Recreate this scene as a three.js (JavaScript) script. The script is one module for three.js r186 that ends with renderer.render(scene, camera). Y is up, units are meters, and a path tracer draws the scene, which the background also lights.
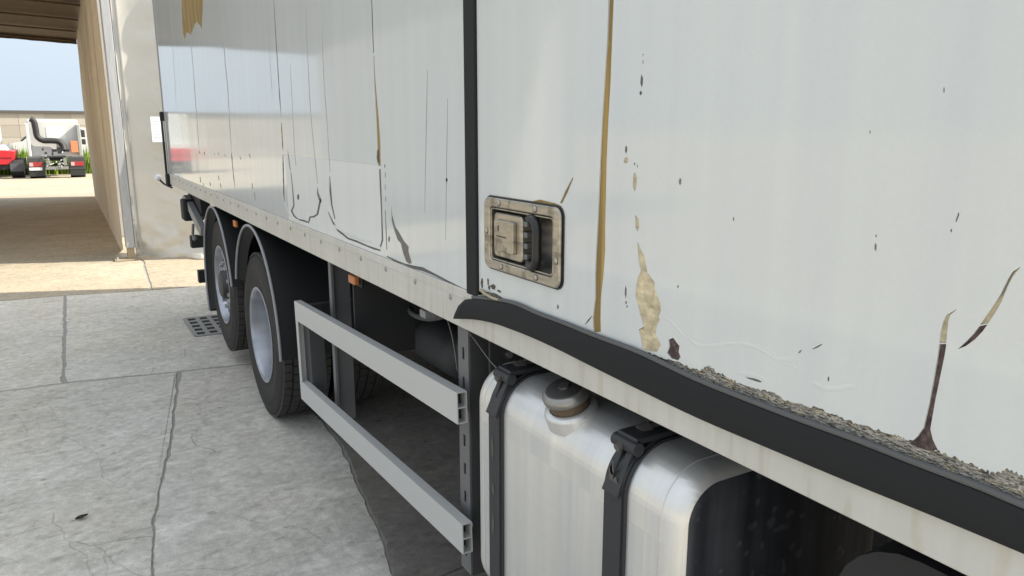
import * as THREE from 'three';
import { RoundedBoxGeometry } from 'three/addons/geometries/RoundedBoxGeometry.js';
import { mergeGeometries, mergeVertices, toCreasedNormals } from 'three/addons/utils/BufferGeometryUtils.js';
import { Brush, Evaluator, SUBTRACTION } from 'three-bvh-csg';

// ------------------------------------------------------------------ camera, sky, sun, exposure
const scene = new THREE.Scene();
const camera = new THREE.PerspectiveCamera(42.02, 1024 / 576, 0.05, 1500);
camera.position.set(-0.882, 1.75, 0);
{
  const yaw = 0.532, pitch = 0.207;
  camera.lookAt(camera.position.x + Math.sin(yaw) * Math.cos(pitch), 1.75 - Math.sin(pitch), -Math.cos(yaw) * Math.cos(pitch));
}
const renderer = new THREE.WebGLRenderer({ antialias: true });
renderer.toneMapping = THREE.LinearToneMapping;
renderer.toneMappingExposure = 4.4;
renderer.shadowMap.enabled = true;
const SUN_DIR = new THREE.Vector3(0.737, 0.616, 0.28).normalize();
const sun = new THREE.DirectionalLight(new THREE.Color(1, 0.92, 0.78), 2.1);
sun.target.position.set(0, 0, -12); sun.position.copy(SUN_DIR).multiplyScalar(60).add(sun.target.position);
sun.castShadow = true; sun.shadow.mapSize.set(4096, 4096);
Object.assign(sun.shadow.camera, { left: -50, right: 50, top: 60, bottom: -60, near: 1, far: 160 });
scene.add(sun, sun.target);
{
  const w = 512, h = 256, d = new Float32Array(w * h * 4), v = new THREE.Vector3();
  const hz = [0.130, 0.158, 0.186], ze = [0.23, 0.25, 0.278], lo = [0.17, 0.165, 0.15];
  for (let j = 0; j < h; j++) for (let i = 0; i < w; i++) {
    const th = (j + 0.5) / h * Math.PI - Math.PI / 2, ph = ((i + 0.5) / w - 0.5) * 2 * Math.PI;
    v.set(Math.cos(th) * Math.cos(ph), Math.sin(th), Math.cos(th) * Math.sin(ph));
    const e = Math.pow(Math.max(0, v.y), 0.55), c = v.dot(SUN_DIR);
    const glow = 0.5 * Math.exp((c - 1) * 9) + 0.12 * Math.exp((c - 1) * 2);
    for (let k = 0; k < 3; k++) {
      let L = v.y > 0 ? hz[k] * (1 - e) + ze[k] * e : lo[k];
      if (v.y <= 0 && v.y > -0.03) L = hz[k] + (lo[k] - hz[k]) * (-v.y / 0.03);
      d[(j * w + i) * 4 + k] = L + (v.y > -0.03 ? glow * [1, 0.96, 0.88][k] : 0);
    }
    d[(j * w + i) * 4 + 3] = 1;
  }
  const t = new THREE.DataTexture(d, w, h, THREE.RGBAFormat, THREE.FloatType);
  t.mapping = THREE.EquirectangularReflectionMapping; t.magFilter = t.minFilter = THREE.LinearFilter; t.needsUpdate = true;
  scene.background = t; scene.environment = t;
}

// ------------------------------------------------------------------ helpers
let seed = 12345;
const rnd = () => { seed = (seed * 1664525 + 1013904223) >>> 0; return seed / 4294967296; };
const rr = (a, b) => a + (b - a) * rnd();
function hash(x, y, s) { let h = Math.imul(x, 374761393) ^ Math.imul(y, 668265263) ^ Math.imul(s, 974711); h = Math.imul(h ^ (h >>> 13), 1274126177); return ((h ^ (h >>> 16)) >>> 0) / 4294967296; }
function vn(x, y, s) { const xi = Math.floor(x), yi = Math.floor(y); let fx = x - xi, fy = y - yi; fx = fx * fx * (3 - 2 * fx); fy = fy * fy * (3 - 2 * fy);
  const a = hash(xi, yi, s), b = hash(xi + 1, yi, s), c = hash(xi, yi + 1, s), d = hash(xi + 1, yi + 1, s); return a + (b - a) * fx + (c - a) * fy + (a - b - c + d) * fx * fy; }
function fbm(x, y, s, o = 4) { let t = 0, a = 0.5, n = 0; for (let i = 0; i < o; i++) { t += a * vn(x, y, s + i * 17); n += a; x *= 2.03; y *= 2.03; a *= 0.5; } return t / n; }
const clamp = (v, a = 0, b = 1) => Math.min(b, Math.max(a, v));
const smooth = (a, b, v) => { const t = clamp((v - a) / (b - a)); return t * t * (3 - 2 * t); };
// texture from a function (u, v in 0..1) -> [r,g,b] sRGB 0..255, or a number 0..1 for data
function tex(w, h, fn, data = false) {
  const d = new Uint8Array(w * h * 4);
  for (let j = 0; j < h; j++) for (let i = 0; i < w; i++) {
    const c = fn(i / w, j / h, i, j), o = (j * w + i) * 4;
    if (data) d[o] = d[o + 1] = d[o + 2] = clamp(c) * 255; else { d[o] = clamp(c[0], 0, 255); d[o + 1] = clamp(c[1], 0, 255); d[o + 2] = clamp(c[2], 0, 255); }
    d[o + 3] = 255;
  }
  const t = new THREE.DataTexture(d, w, h); t.wrapS = t.wrapT = THREE.RepeatWrapping; t.magFilter = THREE.LinearFilter; t.minFilter = THREE.LinearMipmapLinearFilter; t.generateMipmaps = true;
  if (!data) t.colorSpace = THREE.SRGBColorSpace; t.needsUpdate = true; return t;
}
const rep = (t, u, v) => { const c = t.clone(); c.repeat.set(u, v); c.needsUpdate = true; return c; };
const mat = (rgb, rough = 0.6, o = {}) => { const { physical, ...p } = o; const m = physical ? new THREE.MeshPhysicalMaterial({ roughness: rough, ...p }) : new THREE.MeshStandardMaterial({ roughness: rough, ...p }); m.color.setRGB(...rgb); return m; };
function prep(g) { if (g.index) g = g.toNonIndexed(); for (const k of Object.keys(g.attributes)) if (!['position', 'normal', 'uv'].includes(k)) g.deleteAttribute(k);
  if (!g.attributes.uv) g.setAttribute('uv', new THREE.BufferAttribute(new Float32Array(g.attributes.position.count * 2), 2)); g.clearGroups(); return g; }
const join = (gs) => (Array.isArray(gs) ? (gs.length === 1 ? gs[0] : mergeGeometries(gs.map(prep))) : gs);
const taken = new Map();
function numbered(n) { const k = taken.get(n) || 0; taken.set(n, k + 1); return k ? `${n}_${String(k).padStart(3, '0')}` : n; }
let ORG = new THREE.Vector3();          // base of the thing being built: geometry is written in world metres and moved to it
function add(name, gs, m, parent) {
  const g = join(gs).clone(); 
  let top = parent; while (top.parent && top.parent !== scene) top = top.parent;
  g.translate(-ORG.x, -ORG.y, -ORG.z);
  const o = new THREE.Mesh(g, m); o.name = name; o.castShadow = o.receiveShadow = true; parent.add(o); return o;
}
function thing(name, label, category, [x, y, z] = [0, 0, 0], group) {
  const o = new THREE.Group(); o.name = numbered(name); o.position.set(x, y, z); ORG = new THREE.Vector3(x, y, z); scene.add(o);
  o.userData = { label, category }; if (group) o.userData.group = group; return o;
}
function structure(name, gs, m) { ORG = new THREE.Vector3(); const o = add(numbered(name), gs, m, scene); o.userData.kind = 'structure'; return o; }
const bx = (x0, x1, y0, y1, z0, z1, r = 0) => { const w = x1 - x0, h = y1 - y0, d = z1 - z0; const g = r ? new RoundedBoxGeometry(w, h, d, 2, Math.min(r, w / 2.01, h / 2.01, d / 2.01)) : new THREE.BoxGeometry(w, h, d); g.translate((x0 + x1) / 2, (y0 + y1) / 2, (z0 + z1) / 2); return g; };
function cyl(p, q, r0, r1 = r0, seg = 20) { const a = new THREE.Vector3(...p), b = new THREE.Vector3(...q), d = b.clone().sub(a), L = d.length(); const g = new THREE.CylinderGeometry(r1, r0, L, seg); g.translate(0, L / 2, 0);
  g.applyQuaternion(new THREE.Quaternion().setFromUnitVectors(new THREE.Vector3(0, 1, 0), d.normalize())); g.translate(a.x, a.y, a.z); return g; }
const tube = (pts, r, seg = 40, rs = 8) => new THREE.TubeGeometry(new THREE.CatmullRomCurve3(pts.map((p) => new THREE.Vector3(...p))), seg, r, rs);
// outline in (z, y) pushed out to the left: spans x0 (inner) .. x1 (outer, smaller x)
function slabZY(pts, x0, x1, holes = []) { const s = new THREE.Shape(pts.map(([z, y]) => new THREE.Vector2(z, y))); for (const h of holes) s.holes.push(new THREE.Path(h.map(([z, y]) => new THREE.Vector2(z, y))));
  const g = new THREE.ExtrudeGeometry(s, { depth: x0 - x1, bevelEnabled: false }); g.rotateY(-Math.PI / 2); g.translate(x0, 0, 0); return g; }
function sheetZY(pts, x) { const g = new THREE.ShapeGeometry(new THREE.Shape(pts.map(([z, y]) => new THREE.Vector2(z, y)))); g.rotateY(-Math.PI / 2); g.translate(x, 0, 0); return g; }
function lathe(pts, seg = 64) { const g = new THREE.LatheGeometry(pts.map(([r, a]) => new THREE.Vector2(r, a)), seg); g.rotateZ(Math.PI / 2); return g; }   // axis x, +a points to -x (outward)
// a grid surface from fn(u, v) -> [x, y, z], uv in metres via su, sv
function grid(nu, nv, fn, su = 1, sv = 1) { const p = [], uv = [], id = []; for (let j = 0; j <= nv; j++) for (let i = 0; i <= nu; i++) { p.push(...fn(i / nu, j / nv)); uv.push(i / nu * su, j / nv * sv); }
  for (let j = 0; j < nv; j++) for (let i = 0; i < nu; i++) { const a = j * (nu + 1) + i, b = a + 1, c = a + nu + 1, d = c + 1; id.push(a, b, d, a, d, c); }
  const g = new THREE.BufferGeometry(); g.setAttribute('position', new THREE.Float32BufferAttribute(p, 3)); g.setAttribute('uv', new THREE.Float32BufferAttribute(uv, 2)); g.setIndex(id); g.computeVertexNormals(); return g; }
const HOLES=[["rear","gold",[[-6.3976,2.7523],[-5.4107,2.6093],[-5.4872,2.5339],[-5.5887,2.4141],[-5.6849,2.4505],[-5.7579,2.4783],[-5.859,2.4768],[-5.9831,2.4502],[-6.0913,2.4246],[-6.1765,2.4501],[-6.2759,2.4655],[-6.3366,2.4453],[-6.4178,2.4201],[-6.4641,2.4509],[-6.4978,2.4764]]],["rear","dark",[[-3.4912,1.5646],[-3.4793,1.4837],[-3.4796,1.4138],[-3.5294,1.3833],[-3.4851,1.3621],[-3.4124,1.3522],[-3.3272,1.3557],[-3.2302,1.3569],[-3.1965,1.3853],[-3.1484,1.3898],[-3.0807,1.4087],[-3.0379,1.4598],[-3.035,1.4747],[-3.0519,1.474],[-3.0657,1.459],[-3.1069,1.4096],[-3.1564,1.3962],[-3.2164,1.3885],[-3.2428,1.3633],[-3.3175,1.3644],[-3.4003,1.3591],[-3.4612,1.3689],[-3.4965,1.3865],[-3.4548,1.4155],[-3.4615,1.4853],[-3.4787,1.5655]]],["rear","grey",[[-3.0718,1.5273],[-3.0585,1.4997],[-3.0226,1.4739],[-3.0318,1.461],[-3.0692,1.4724],[-3.0881,1.4935]]],["rear","dark",[[-2.9013,1.5765],[-2.9118,1.5175],[-2.8998,1.4634],[-2.8633,1.4121],[-2.8506,1.4142],[-2.8791,1.4662],[-2.8856,1.5198],[-2.8922,1.5771]]],["rear","dark",[[-2.9467,1.4315],[-2.8981,1.3957],[-2.8339,1.3679],[-2.7118,1.3516],[-2.6203,1.3524],[-2.5034,1.3509],[-2.4338,1.3503],[-2.3702,1.3534],[-2.3661,1.3586],[-2.4268,1.3578],[-2.4965,1.357],[-2.6113,1.3603],[-2.7002,1.3588],[-2.8128,1.3761],[-2.8792,1.4007],[-2.9367,1.4337]]],["rear","gold",[[-2.3683,1.982],[-2.3701,1.9145],[-2.3674,1.8459],[-2.3642,1.7892],[-2.3633,1.7196],[-2.3619,1.6362],[-2.3381,1.6374],[-2.3343,1.7203],[-2.3408,1.7895],[-2.3511,1.8457],[-2.3593,1.9141],[-2.3611,1.9815]]],["rear","dark",[[-2.3707,2.1658],[-2.3725,2.0764],[-2.3695,1.9913],[-2.3615,1.9907],[-2.3618,2.0753],[-2.3619,2.1646]]],["rear","dark",[[-2.3564,1.6267],[-2.3551,1.5586],[-2.3524,1.4767],[-2.3551,1.3933],[-2.376,1.3675],[-2.3635,1.3678],[-2.3384,1.3951],[-2.3394,1.4781],[-2.3386,1.5599],[-2.3418,1.6276]]],["rear","dark",[[-2.3667,1.6878],[-2.3749,1.6617],[-2.3673,1.6457],[-2.36,1.6463],[-2.3601,1.6623],[-2.3593,1.6879]]],["rear","dark",[[-2.3025,1.6466],[-2.2985,1.642],[-2.3001,1.6348],[-2.304,1.6307],[-2.3079,1.6361],[-2.306,1.6425]]],["rear","dark",[[-2.2996,1.6214],[-2.2963,1.6149],[-2.298,1.6048],[-2.3018,1.599],[-2.305,1.6067],[-2.3029,1.6157]]],["rear","dark",[[-2.3049,1.5845],[-2.3021,1.577],[-2.3039,1.5653],[-2.3074,1.5587],[-2.3101,1.5675],[-2.308,1.5779]]],["rear","dark",[[-2.3034,1.5445],[-2.3005,1.5379],[-2.3022,1.5277],[-2.3056,1.5217],[-2.3084,1.5294],[-2.3064,1.5386]]],["rear","dark",[[-3.3801,1.475],[-3.3619,1.467],[-3.369,1.4525],[-3.3871,1.4433],[-3.4052,1.4529],[-3.3962,1.466]]],["rear","dark",[[-2.2853,1.4165],[-2.2771,1.4107],[-2.2798,1.4],[-2.2874,1.3933],[-2.2956,1.4004],[-2.2921,1.41]]],["rear","dark",[[-2.3146,1.4966],[-2.3151,1.4311],[-2.3137,1.365],[-2.3055,1.3663],[-2.306,1.4322],[-2.3083,1.4973]]],["rear","brown",[[-2.2585,1.5208],[-2.2513,1.4864],[-2.2264,1.4507],[-2.1982,1.4379],[-2.1795,1.4263],[-2.1593,1.4143],[-2.1222,1.401],[-2.1263,1.3874],[-2.1022,1.3537],[-2.1245,1.3472],[-2.1488,1.3513],[-2.1735,1.3778],[-2.1886,1.4043],[-2.2129,1.4108],[-2.2361,1.4352],[-2.2591,1.4664]]],["rear","dark",[[-2.3151,1.3418],[-2.2267,1.3367],[-2.167,1.3386],[-2.0971,1.3375],[-2.0308,1.3406],[-1.9661,1.341],[-1.8576,1.3375],[-1.7521,1.3345],[-1.7494,1.3374],[-1.8523,1.343],[-1.9572,1.3499],[-2.0208,1.3536],[-2.0903,1.3476],[-2.1629,1.3434],[-2.2193,1.3438],[-2.3099,1.3461]]],["rear","faint",[[-1.9567,1.9122],[-1.9692,1.8058],[-1.984,1.6681],[-1.9983,1.5192],[-1.9954,1.5194],[-1.9784,1.6682],[-1.9638,1.8057],[-1.9534,1.912]]],["rear","faint",[[-1.8323,1.8334],[-1.8413,1.7253],[-1.8493,1.6299],[-1.8505,1.6084],[-1.8604,1.4546],[-1.8579,1.4549],[-1.8449,1.6088],[-1.8443,1.6302],[-1.837,1.7253],[-1.8299,1.8333]]],["rear","faint",[[-1.8457,1.6254],[-1.8384,1.6222],[-1.8401,1.6167],[-1.8462,1.6134],[-1.8535,1.6172],[-1.8511,1.6221]]],["door","gold",[[-1.1533,1.9925],[-1.1544,1.9129],[-1.1589,1.8423],[-1.1636,1.7697],[-1.1666,1.6951],[-1.1687,1.6187],[-1.1707,1.564],[-1.1729,1.5205],[-1.1746,1.4702],[-1.1725,1.4238],[-1.179,1.3812],[-1.1749,1.3525],[-1.1506,1.3589],[-1.1527,1.3865],[-1.153,1.4269],[-1.1469,1.4739],[-1.1435,1.5237],[-1.1453,1.5663],[-1.1454,1.62],[-1.1461,1.6953],[-1.144,1.7688],[-1.1402,1.8407],[-1.1389,1.911],[-1.1374,1.9899]]],["door","tan",[[-1.0488,1.5529],[-1.0398,1.5406],[-1.0287,1.5288],[-1.0189,1.5005],[-0.9972,1.4846],[-0.9985,1.4744],[-0.9908,1.4658],[-0.9815,1.4509],[-0.9786,1.4381],[-0.9842,1.4261],[-0.9802,1.4206],[-0.9868,1.4117],[-0.9907,1.3923],[-0.9749,1.3767],[-0.9846,1.3603],[-1.0012,1.3569],[-1.0238,1.354],[-1.0292,1.3698],[-1.0328,1.3791],[-1.0376,1.3893],[-1.024,1.3981],[-1.0314,1.4112],[-1.0377,1.4231],[-1.0506,1.451],[-1.0487,1.47],[-1.0453,1.4852],[-1.0376,1.5002],[-1.0438,1.5155],[-1.0477,1.5316]]],["door","tan",[[-1.0578,1.6005],[-1.0479,1.5936],[-1.045,1.5795],[-1.05,1.5698],[-1.0572,1.5781]]],["door","dark",[[-1.0534,1.8463],[-1.049,1.839],[-1.0492,1.8284],[-1.0521,1.8227],[-1.0566,1.8312],[-1.0559,1.8406]]],["door","dark",[[-1.0546,1.8185],[-1.0504,1.8158],[-1.051,1.812],[-1.0541,1.81],[-1.0583,1.8132],[-1.0573,1.8165]]],["door","dark",[[-1.051,1.8712],[-1.0495,1.8681],[-1.0496,1.8636],[-1.0505,1.8612],[-1.052,1.8648],[-1.0518,1.8688]]],["door","dark",[[-1.0516,1.8812],[-1.0504,1.8791],[-1.0505,1.8762],[-1.0512,1.8746],[-1.0524,1.877],[-1.0522,1.8796]]],["door","tan",[[-1.0646,1.6768],[-1.0564,1.6701],[-1.0571,1.6505],[-1.0616,1.6412],[-1.0677,1.6498],[-1.068,1.6677]]],["door","dark",[[-1.0902,1.7242],[-1.0862,1.7195],[-1.0866,1.7122],[-1.0894,1.7081],[-1.0934,1.7137],[-1.0926,1.7201]]],["door","tan",[[-1.0891,1.7028],[-1.0818,1.6992],[-1.0829,1.6935],[-1.0885,1.6902],[-1.0959,1.6943],[-1.094,1.6995]]],["door","dark",[[-1.0646,1.6937],[-1.0623,1.6922],[-1.0626,1.6898],[-1.0644,1.6884],[-1.0667,1.6902],[-1.0661,1.6923]]],["door","dark",[[-1.0564,1.6908],[-1.055,1.6891],[-1.0551,1.6864],[-1.0561,1.6848],[-1.0576,1.6869],[-1.0573,1.6893]]],["door","dark",[[-1.0787,1.4666],[-1.0751,1.4592],[-1.0751,1.4471],[-1.0774,1.4399],[-1.0811,1.4487],[-1.0806,1.4595]]],["door","dark",[[-1.076,1.4371],[-1.0733,1.4353],[-1.0737,1.4318],[-1.0757,1.4295],[-1.0784,1.4316],[-1.0778,1.4348]]],["door","dark",[[-1.0727,1.4295],[-1.0703,1.4282],[-1.0706,1.4256],[-1.0724,1.4237],[-1.0749,1.4253],[-1.0743,1.4277]]],["door","grey",[[-1.3043,1.3842],[-1.2992,1.3816],[-1.3001,1.3761],[-1.304,1.3723],[-1.3091,1.3754],[-1.3077,1.3805]]],["door","grey",[[-0.9388,1.4921],[-0.9367,1.4904],[-0.9369,1.4872],[-0.9383,1.4852],[-0.9405,1.4872],[-0.94,1.4901]]],["door","grey",[[-0.9459,1.6732],[-0.942,1.6695],[-0.9423,1.6635],[-0.945,1.66],[-0.9489,1.6645],[-0.9482,1.6698]]],["door","grey",[[-0.8234,1.6199],[-0.8216,1.6178],[-0.8216,1.6143],[-0.8227,1.6122],[-0.8246,1.6148],[-0.8243,1.6179]]],["door","grey",[[-0.5829,1.6099],[-0.5807,1.6067],[-0.5805,1.6016],[-0.5816,1.5985],[-0.5839,1.6023],[-0.5838,1.6069]]],["door","grey",[[-0.5833,1.6202],[-0.5818,1.6192],[-0.5819,1.6175],[-0.5829,1.6164],[-0.5844,1.6176],[-0.5842,1.6191]]],["door","grey",[[-0.6058,1.7506],[-0.6046,1.7491],[-0.6046,1.7469],[-0.6052,1.7457],[-0.6064,1.7474],[-0.6063,1.7494]]],["door","grey",[[-0.5174,1.7996],[-0.5162,1.7972],[-0.5159,1.7937],[-0.5164,1.7917],[-0.5177,1.7945],[-0.5178,1.7977]]],["door","grey",[[-0.4838,1.6586],[-0.4822,1.6547],[-0.4845,1.6458],[-0.4859,1.6474]]],["door","grey",[[-0.4897,1.6383],[-0.4884,1.637],[-0.4883,1.6349],[-0.4891,1.6336],[-0.4905,1.6351],[-0.4903,1.637]]],["door","rust",[[-0.9564,1.3903],[-0.9441,1.3965],[-0.9346,1.3895],[-0.9278,1.3858],[-0.9296,1.3745],[-0.9241,1.367],[-0.9301,1.3589],[-0.9477,1.3578],[-0.959,1.3651],[-0.9541,1.3773]]],["door","tan",[[-0.4713,1.5456],[-0.4783,1.5374],[-0.4799,1.5293],[-0.4797,1.5158],[-0.4793,1.5024],[-0.4873,1.5004],[-0.4876,1.5115],[-0.4864,1.5254],[-0.4831,1.5359]]],["door","rust",[[-0.4874,1.4991],[-0.4789,1.5012],[-0.4793,1.4863],[-0.4811,1.4632],[-0.4839,1.4267],[-0.4855,1.3912],[-0.4808,1.3786],[-0.4726,1.3673],[-0.491,1.3635],[-0.5086,1.3639],[-0.5007,1.3752],[-0.4942,1.3895],[-0.4909,1.4219],[-0.4887,1.4585],[-0.4876,1.4828]]],["door","tan",[[-0.4103,1.6055],[-0.4178,1.5988],[-0.4214,1.5899],[-0.4268,1.572],[-0.433,1.557],[-0.4407,1.5403],[-0.4441,1.5325],[-0.4356,1.5363],[-0.4324,1.5433],[-0.4251,1.562],[-0.4207,1.581],[-0.4167,1.5934]]],["door","rust",[[-0.445,1.5306],[-0.4361,1.535],[-0.4397,1.5269],[-0.4474,1.5146],[-0.4564,1.5044],[-0.4651,1.4983],[-0.4564,1.5105],[-0.45,1.5204]]],["door","gold",[[-1.2568,1.658],[-1.254,1.6553],[-1.2744,1.6245],[-1.2928,1.6017],[-1.3017,1.6018],[-1.2846,1.6259]]],["door","dark",[[-0.7821,1.3737],[-0.7662,1.3773],[-0.7551,1.3763],[-0.7464,1.375],[-0.7501,1.3723],[-0.7638,1.3718],[-0.7746,1.3716]]],["door","dark",[[-0.6332,1.4167],[-0.6314,1.4146],[-0.6313,1.4107],[-0.6323,1.4082],[-0.6342,1.4107],[-0.6341,1.4143]]],["door","dark",[[-0.6536,1.3993],[-0.6421,1.3983],[-0.6291,1.4005],[-0.629,1.4016],[-0.6416,1.4007],[-0.6533,1.4005]]],["door","grey",[[-0.686,1.4319],[-0.6822,1.4372],[-0.6797,1.4419],[-0.6808,1.4424],[-0.6851,1.4382],[-0.6872,1.4323]]],["door","grey",[[-0.6618,1.4475],[-0.6529,1.4528],[-0.6468,1.4589],[-0.6475,1.4597],[-0.6547,1.4549],[-0.6625,1.4484]]],["door","dark",[[-1.1822,1.385],[-1.1964,1.372],[-1.205,1.3619],[-1.2034,1.3614],[-1.1921,1.3709],[-1.1801,1.3844]]]];
const RIDGES=[["rear","groove",[[-7.015,2.8263],[-7.1129,2.4118],[-7.2393,1.8944]],0.0027],["rear","groove",[[-6.0976,2.4142],[-6.1024,2.2401],[-6.1255,1.8265],[-6.1513,1.6061]],0.0042],["rear","groove",[[-4.8125,2.5117],[-4.8531,2.159],[-4.8348,2.0206],[-4.851,1.8118],[-4.8707,1.6217]],0.0045],["rear","dark",[[-4.8707,1.6217],[-4.8662,1.5375],[-4.8449,1.3991]],0.0047],["rear","groove",[[-3.76,2.3613],[-3.7447,2.0656],[-3.7411,1.8918]],0.0021],["rear","dark",[[-3.6011,2.3386],[-3.6023,2.02],[-3.598,1.8064]],0.004],["rear","gold",[[-3.5988,1.7884],[-3.6,1.725],[-3.6024,1.6565]],0.0055],["rear","dark",[[-3.6059,1.6426],[-3.6227,1.5307],[-3.6371,1.4118]],0.006],["rear","dark",[[-3.5167,1.6629],[-3.4892,1.5694]],0.0032],["rear","groove",[[-3.3854,2.039],[-3.3871,1.8885],[-3.3938,1.6394],[-3.3868,1.5959]],0.0026],["rear","groove",[[-3.1026,2.2674],[-3.1102,2.0186],[-3.1088,1.8076],[-3.0835,1.6401],[-3.066,1.5358]],0.0029],["rear","groove",[[-2.9002,2.1538],[-2.9075,1.9379],[-2.8932,1.7519],[-2.889,1.5926]],0.0027],["rear","dark",[[-6.1403,1.5996],[-6.1318,1.5887],[-6.1136,1.5781]],0.0056],["rear","dark",[[-5.9215,1.5974],[-5.9135,1.5868],[-5.8964,1.5765]],0.0055],["rear","dark",[[-5.4971,1.6001],[-5.4883,1.5936],[-5.4716,1.5874]],0.0032],["rear","dark",[[-5.3394,1.6079],[-5.3316,1.6003],[-5.3163,1.5929]],0.0038],["rear","dark",[[-5.1039,1.603],[-5.0967,1.5957],[-5.0825,1.5886]],0.0036],["rear","dark",[[-4.8703,1.6067],[-4.8668,1.5918],[-4.8568,1.577]],0.0058],["rear","dark",[[-4.6177,1.602],[-4.6121,1.5935],[-4.6008,1.5853]],0.0039],["rear","dark",[[-4.3465,1.6255],[-4.3427,1.6137],[-4.3337,1.602]],0.0042],["rear","dark",[[-6.2135,1.4041],[-6.2112,1.3814],[-6.1988,1.3593]],0.0057],["rear","dark",[[-6.0891,1.3672],[-6.0827,1.3526],[-6.0666,1.3386]],0.0042],["rear","dark",[[-5.7638,1.3889],[-5.7578,1.375],[-5.7431,1.3617]],0.0054],["rear","dark",[[-5.3907,1.4537],[-5.3868,1.4372],[-5.3751,1.4212]],0.0045],["rear","dark",[[-5.341,1.4052],[-5.3371,1.3889],[-5.3256,1.373]],0.0051],["rear","dark",[[-4.3381,1.4653],[-4.3358,1.449],[-4.3282,1.4329]],0.0043],["rear","dark",[[-4.286,1.422],[-4.2864,1.3974],[-4.2816,1.3731]],0.0037],["door","skin",[[-0.9808,1.4314],[-0.9493,1.422],[-0.9285,1.4106],[-0.9107,1.4007]],0.0018],["door","skin",[[-0.9136,1.4071],[-0.8867,1.3979],[-0.8528,1.4046],[-0.8106,1.4192],[-0.7688,1.4258],[-0.7448,1.4224],[-0.722,1.4175],[-0.6884,1.425]],0.0021],["door","skin",[[-0.7707,1.4301],[-0.7357,1.4264],[-0.7203,1.4211],[-0.682,1.4312]],0.0015],["door","skin",[[-0.7344,1.4126],[-0.698,1.4148],[-0.68,1.4107]],0.0015],["door","skin",[[-0.6476,1.4569],[-0.6085,1.4745],[-0.5775,1.4881]],0.001],["door","skin",[[-0.6586,1.4004],[-0.6433,1.3976],[-0.6242,1.4005],[-0.6018,1.4102],[-0.5903,1.4157]],0.0025],["door","skin",[[-0.8048,1.3728],[-0.7804,1.3784],[-0.7567,1.3816],[-0.7353,1.3793]],0.0017],["rear","skin",[[-3.6583,1.4339],[-3.5625,1.3663],[-3.3743,1.348]],0.0046],["rear","skin",[[-2.8717,1.3842],[-2.6808,1.3714],[-2.448,1.3712]],0.0038]];
const DOOR_EDGE=[[-1.6464,1.3503],[-1.5762,1.3569],[-1.527,1.3501],[-1.4707,1.3527],[-1.3748,1.3489],[-1.3105,1.3491],[-1.2392,1.3486],[-1.1773,1.346],[-1.1208,1.3473],[-1.0747,1.3498],[-1.0375,1.3504],[-0.9977,1.3531],[-0.9656,1.3532],[-0.9235,1.3581],[-0.9003,1.3546],[-0.8767,1.3568],[-0.8658,1.3658],[-0.8556,1.3697],[-0.8409,1.3643],[-0.8233,1.3638],[-0.7996,1.3603],[-0.7791,1.3581],[-0.753,1.3611],[-0.7263,1.3637],[-0.7112,1.3614],[-0.6934,1.3592],[-0.6701,1.3614],[-0.6443,1.3654],[-0.6222,1.3652],[-0.5986,1.3643],[-0.5787,1.3628],[-0.5556,1.3656],[-0.5334,1.3678],[-0.521,1.3672],[-0.5096,1.3679],[-0.4895,1.3674],[-0.4744,1.3666],[-0.4585,1.3668],[-0.4435,1.3658],[-0.4291,1.3658],[-0.4198,1.364],[-0.4109,1.364],[-0.4026,1.3674],[-0.3931,1.3762],[-0.3834,1.3742],[-0.377,1.3732],[-0.3667,1.3717],[-0.3544,1.3687]];
const RUB_TOP=[[-1.7222,1.3147],[-1.6769,1.3245],[-1.6334,1.3309],[-1.5563,1.3419],[-1.4707,1.3491],[-1.3748,1.3463],[-1.276,1.3468],[-1.153,1.3456],[-1.0307,1.3464],[-0.9493,1.3419],[-0.8754,1.3379],[-0.7669,1.3372],[-0.6662,1.3382],[-0.5764,1.3408],[-0.4929,1.3407],[-0.4081,1.3415],[-0.3727,1.3401],[-0.3505,1.3397]];
const RUB_BOT=[[-1.7711,1.2524],[-1.6614,1.2736],[-1.5617,1.2852],[-1.4844,1.2887],[-1.3994,1.2908],[-1.2745,1.2896],[-1.1947,1.2866],[-1.0272,1.2812],[-0.8711,1.2775],[-0.7039,1.2805],[-0.5703,1.2839],[-0.4613,1.2881],[-0.3663,1.2906],[-0.3441,1.2912]];
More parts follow.
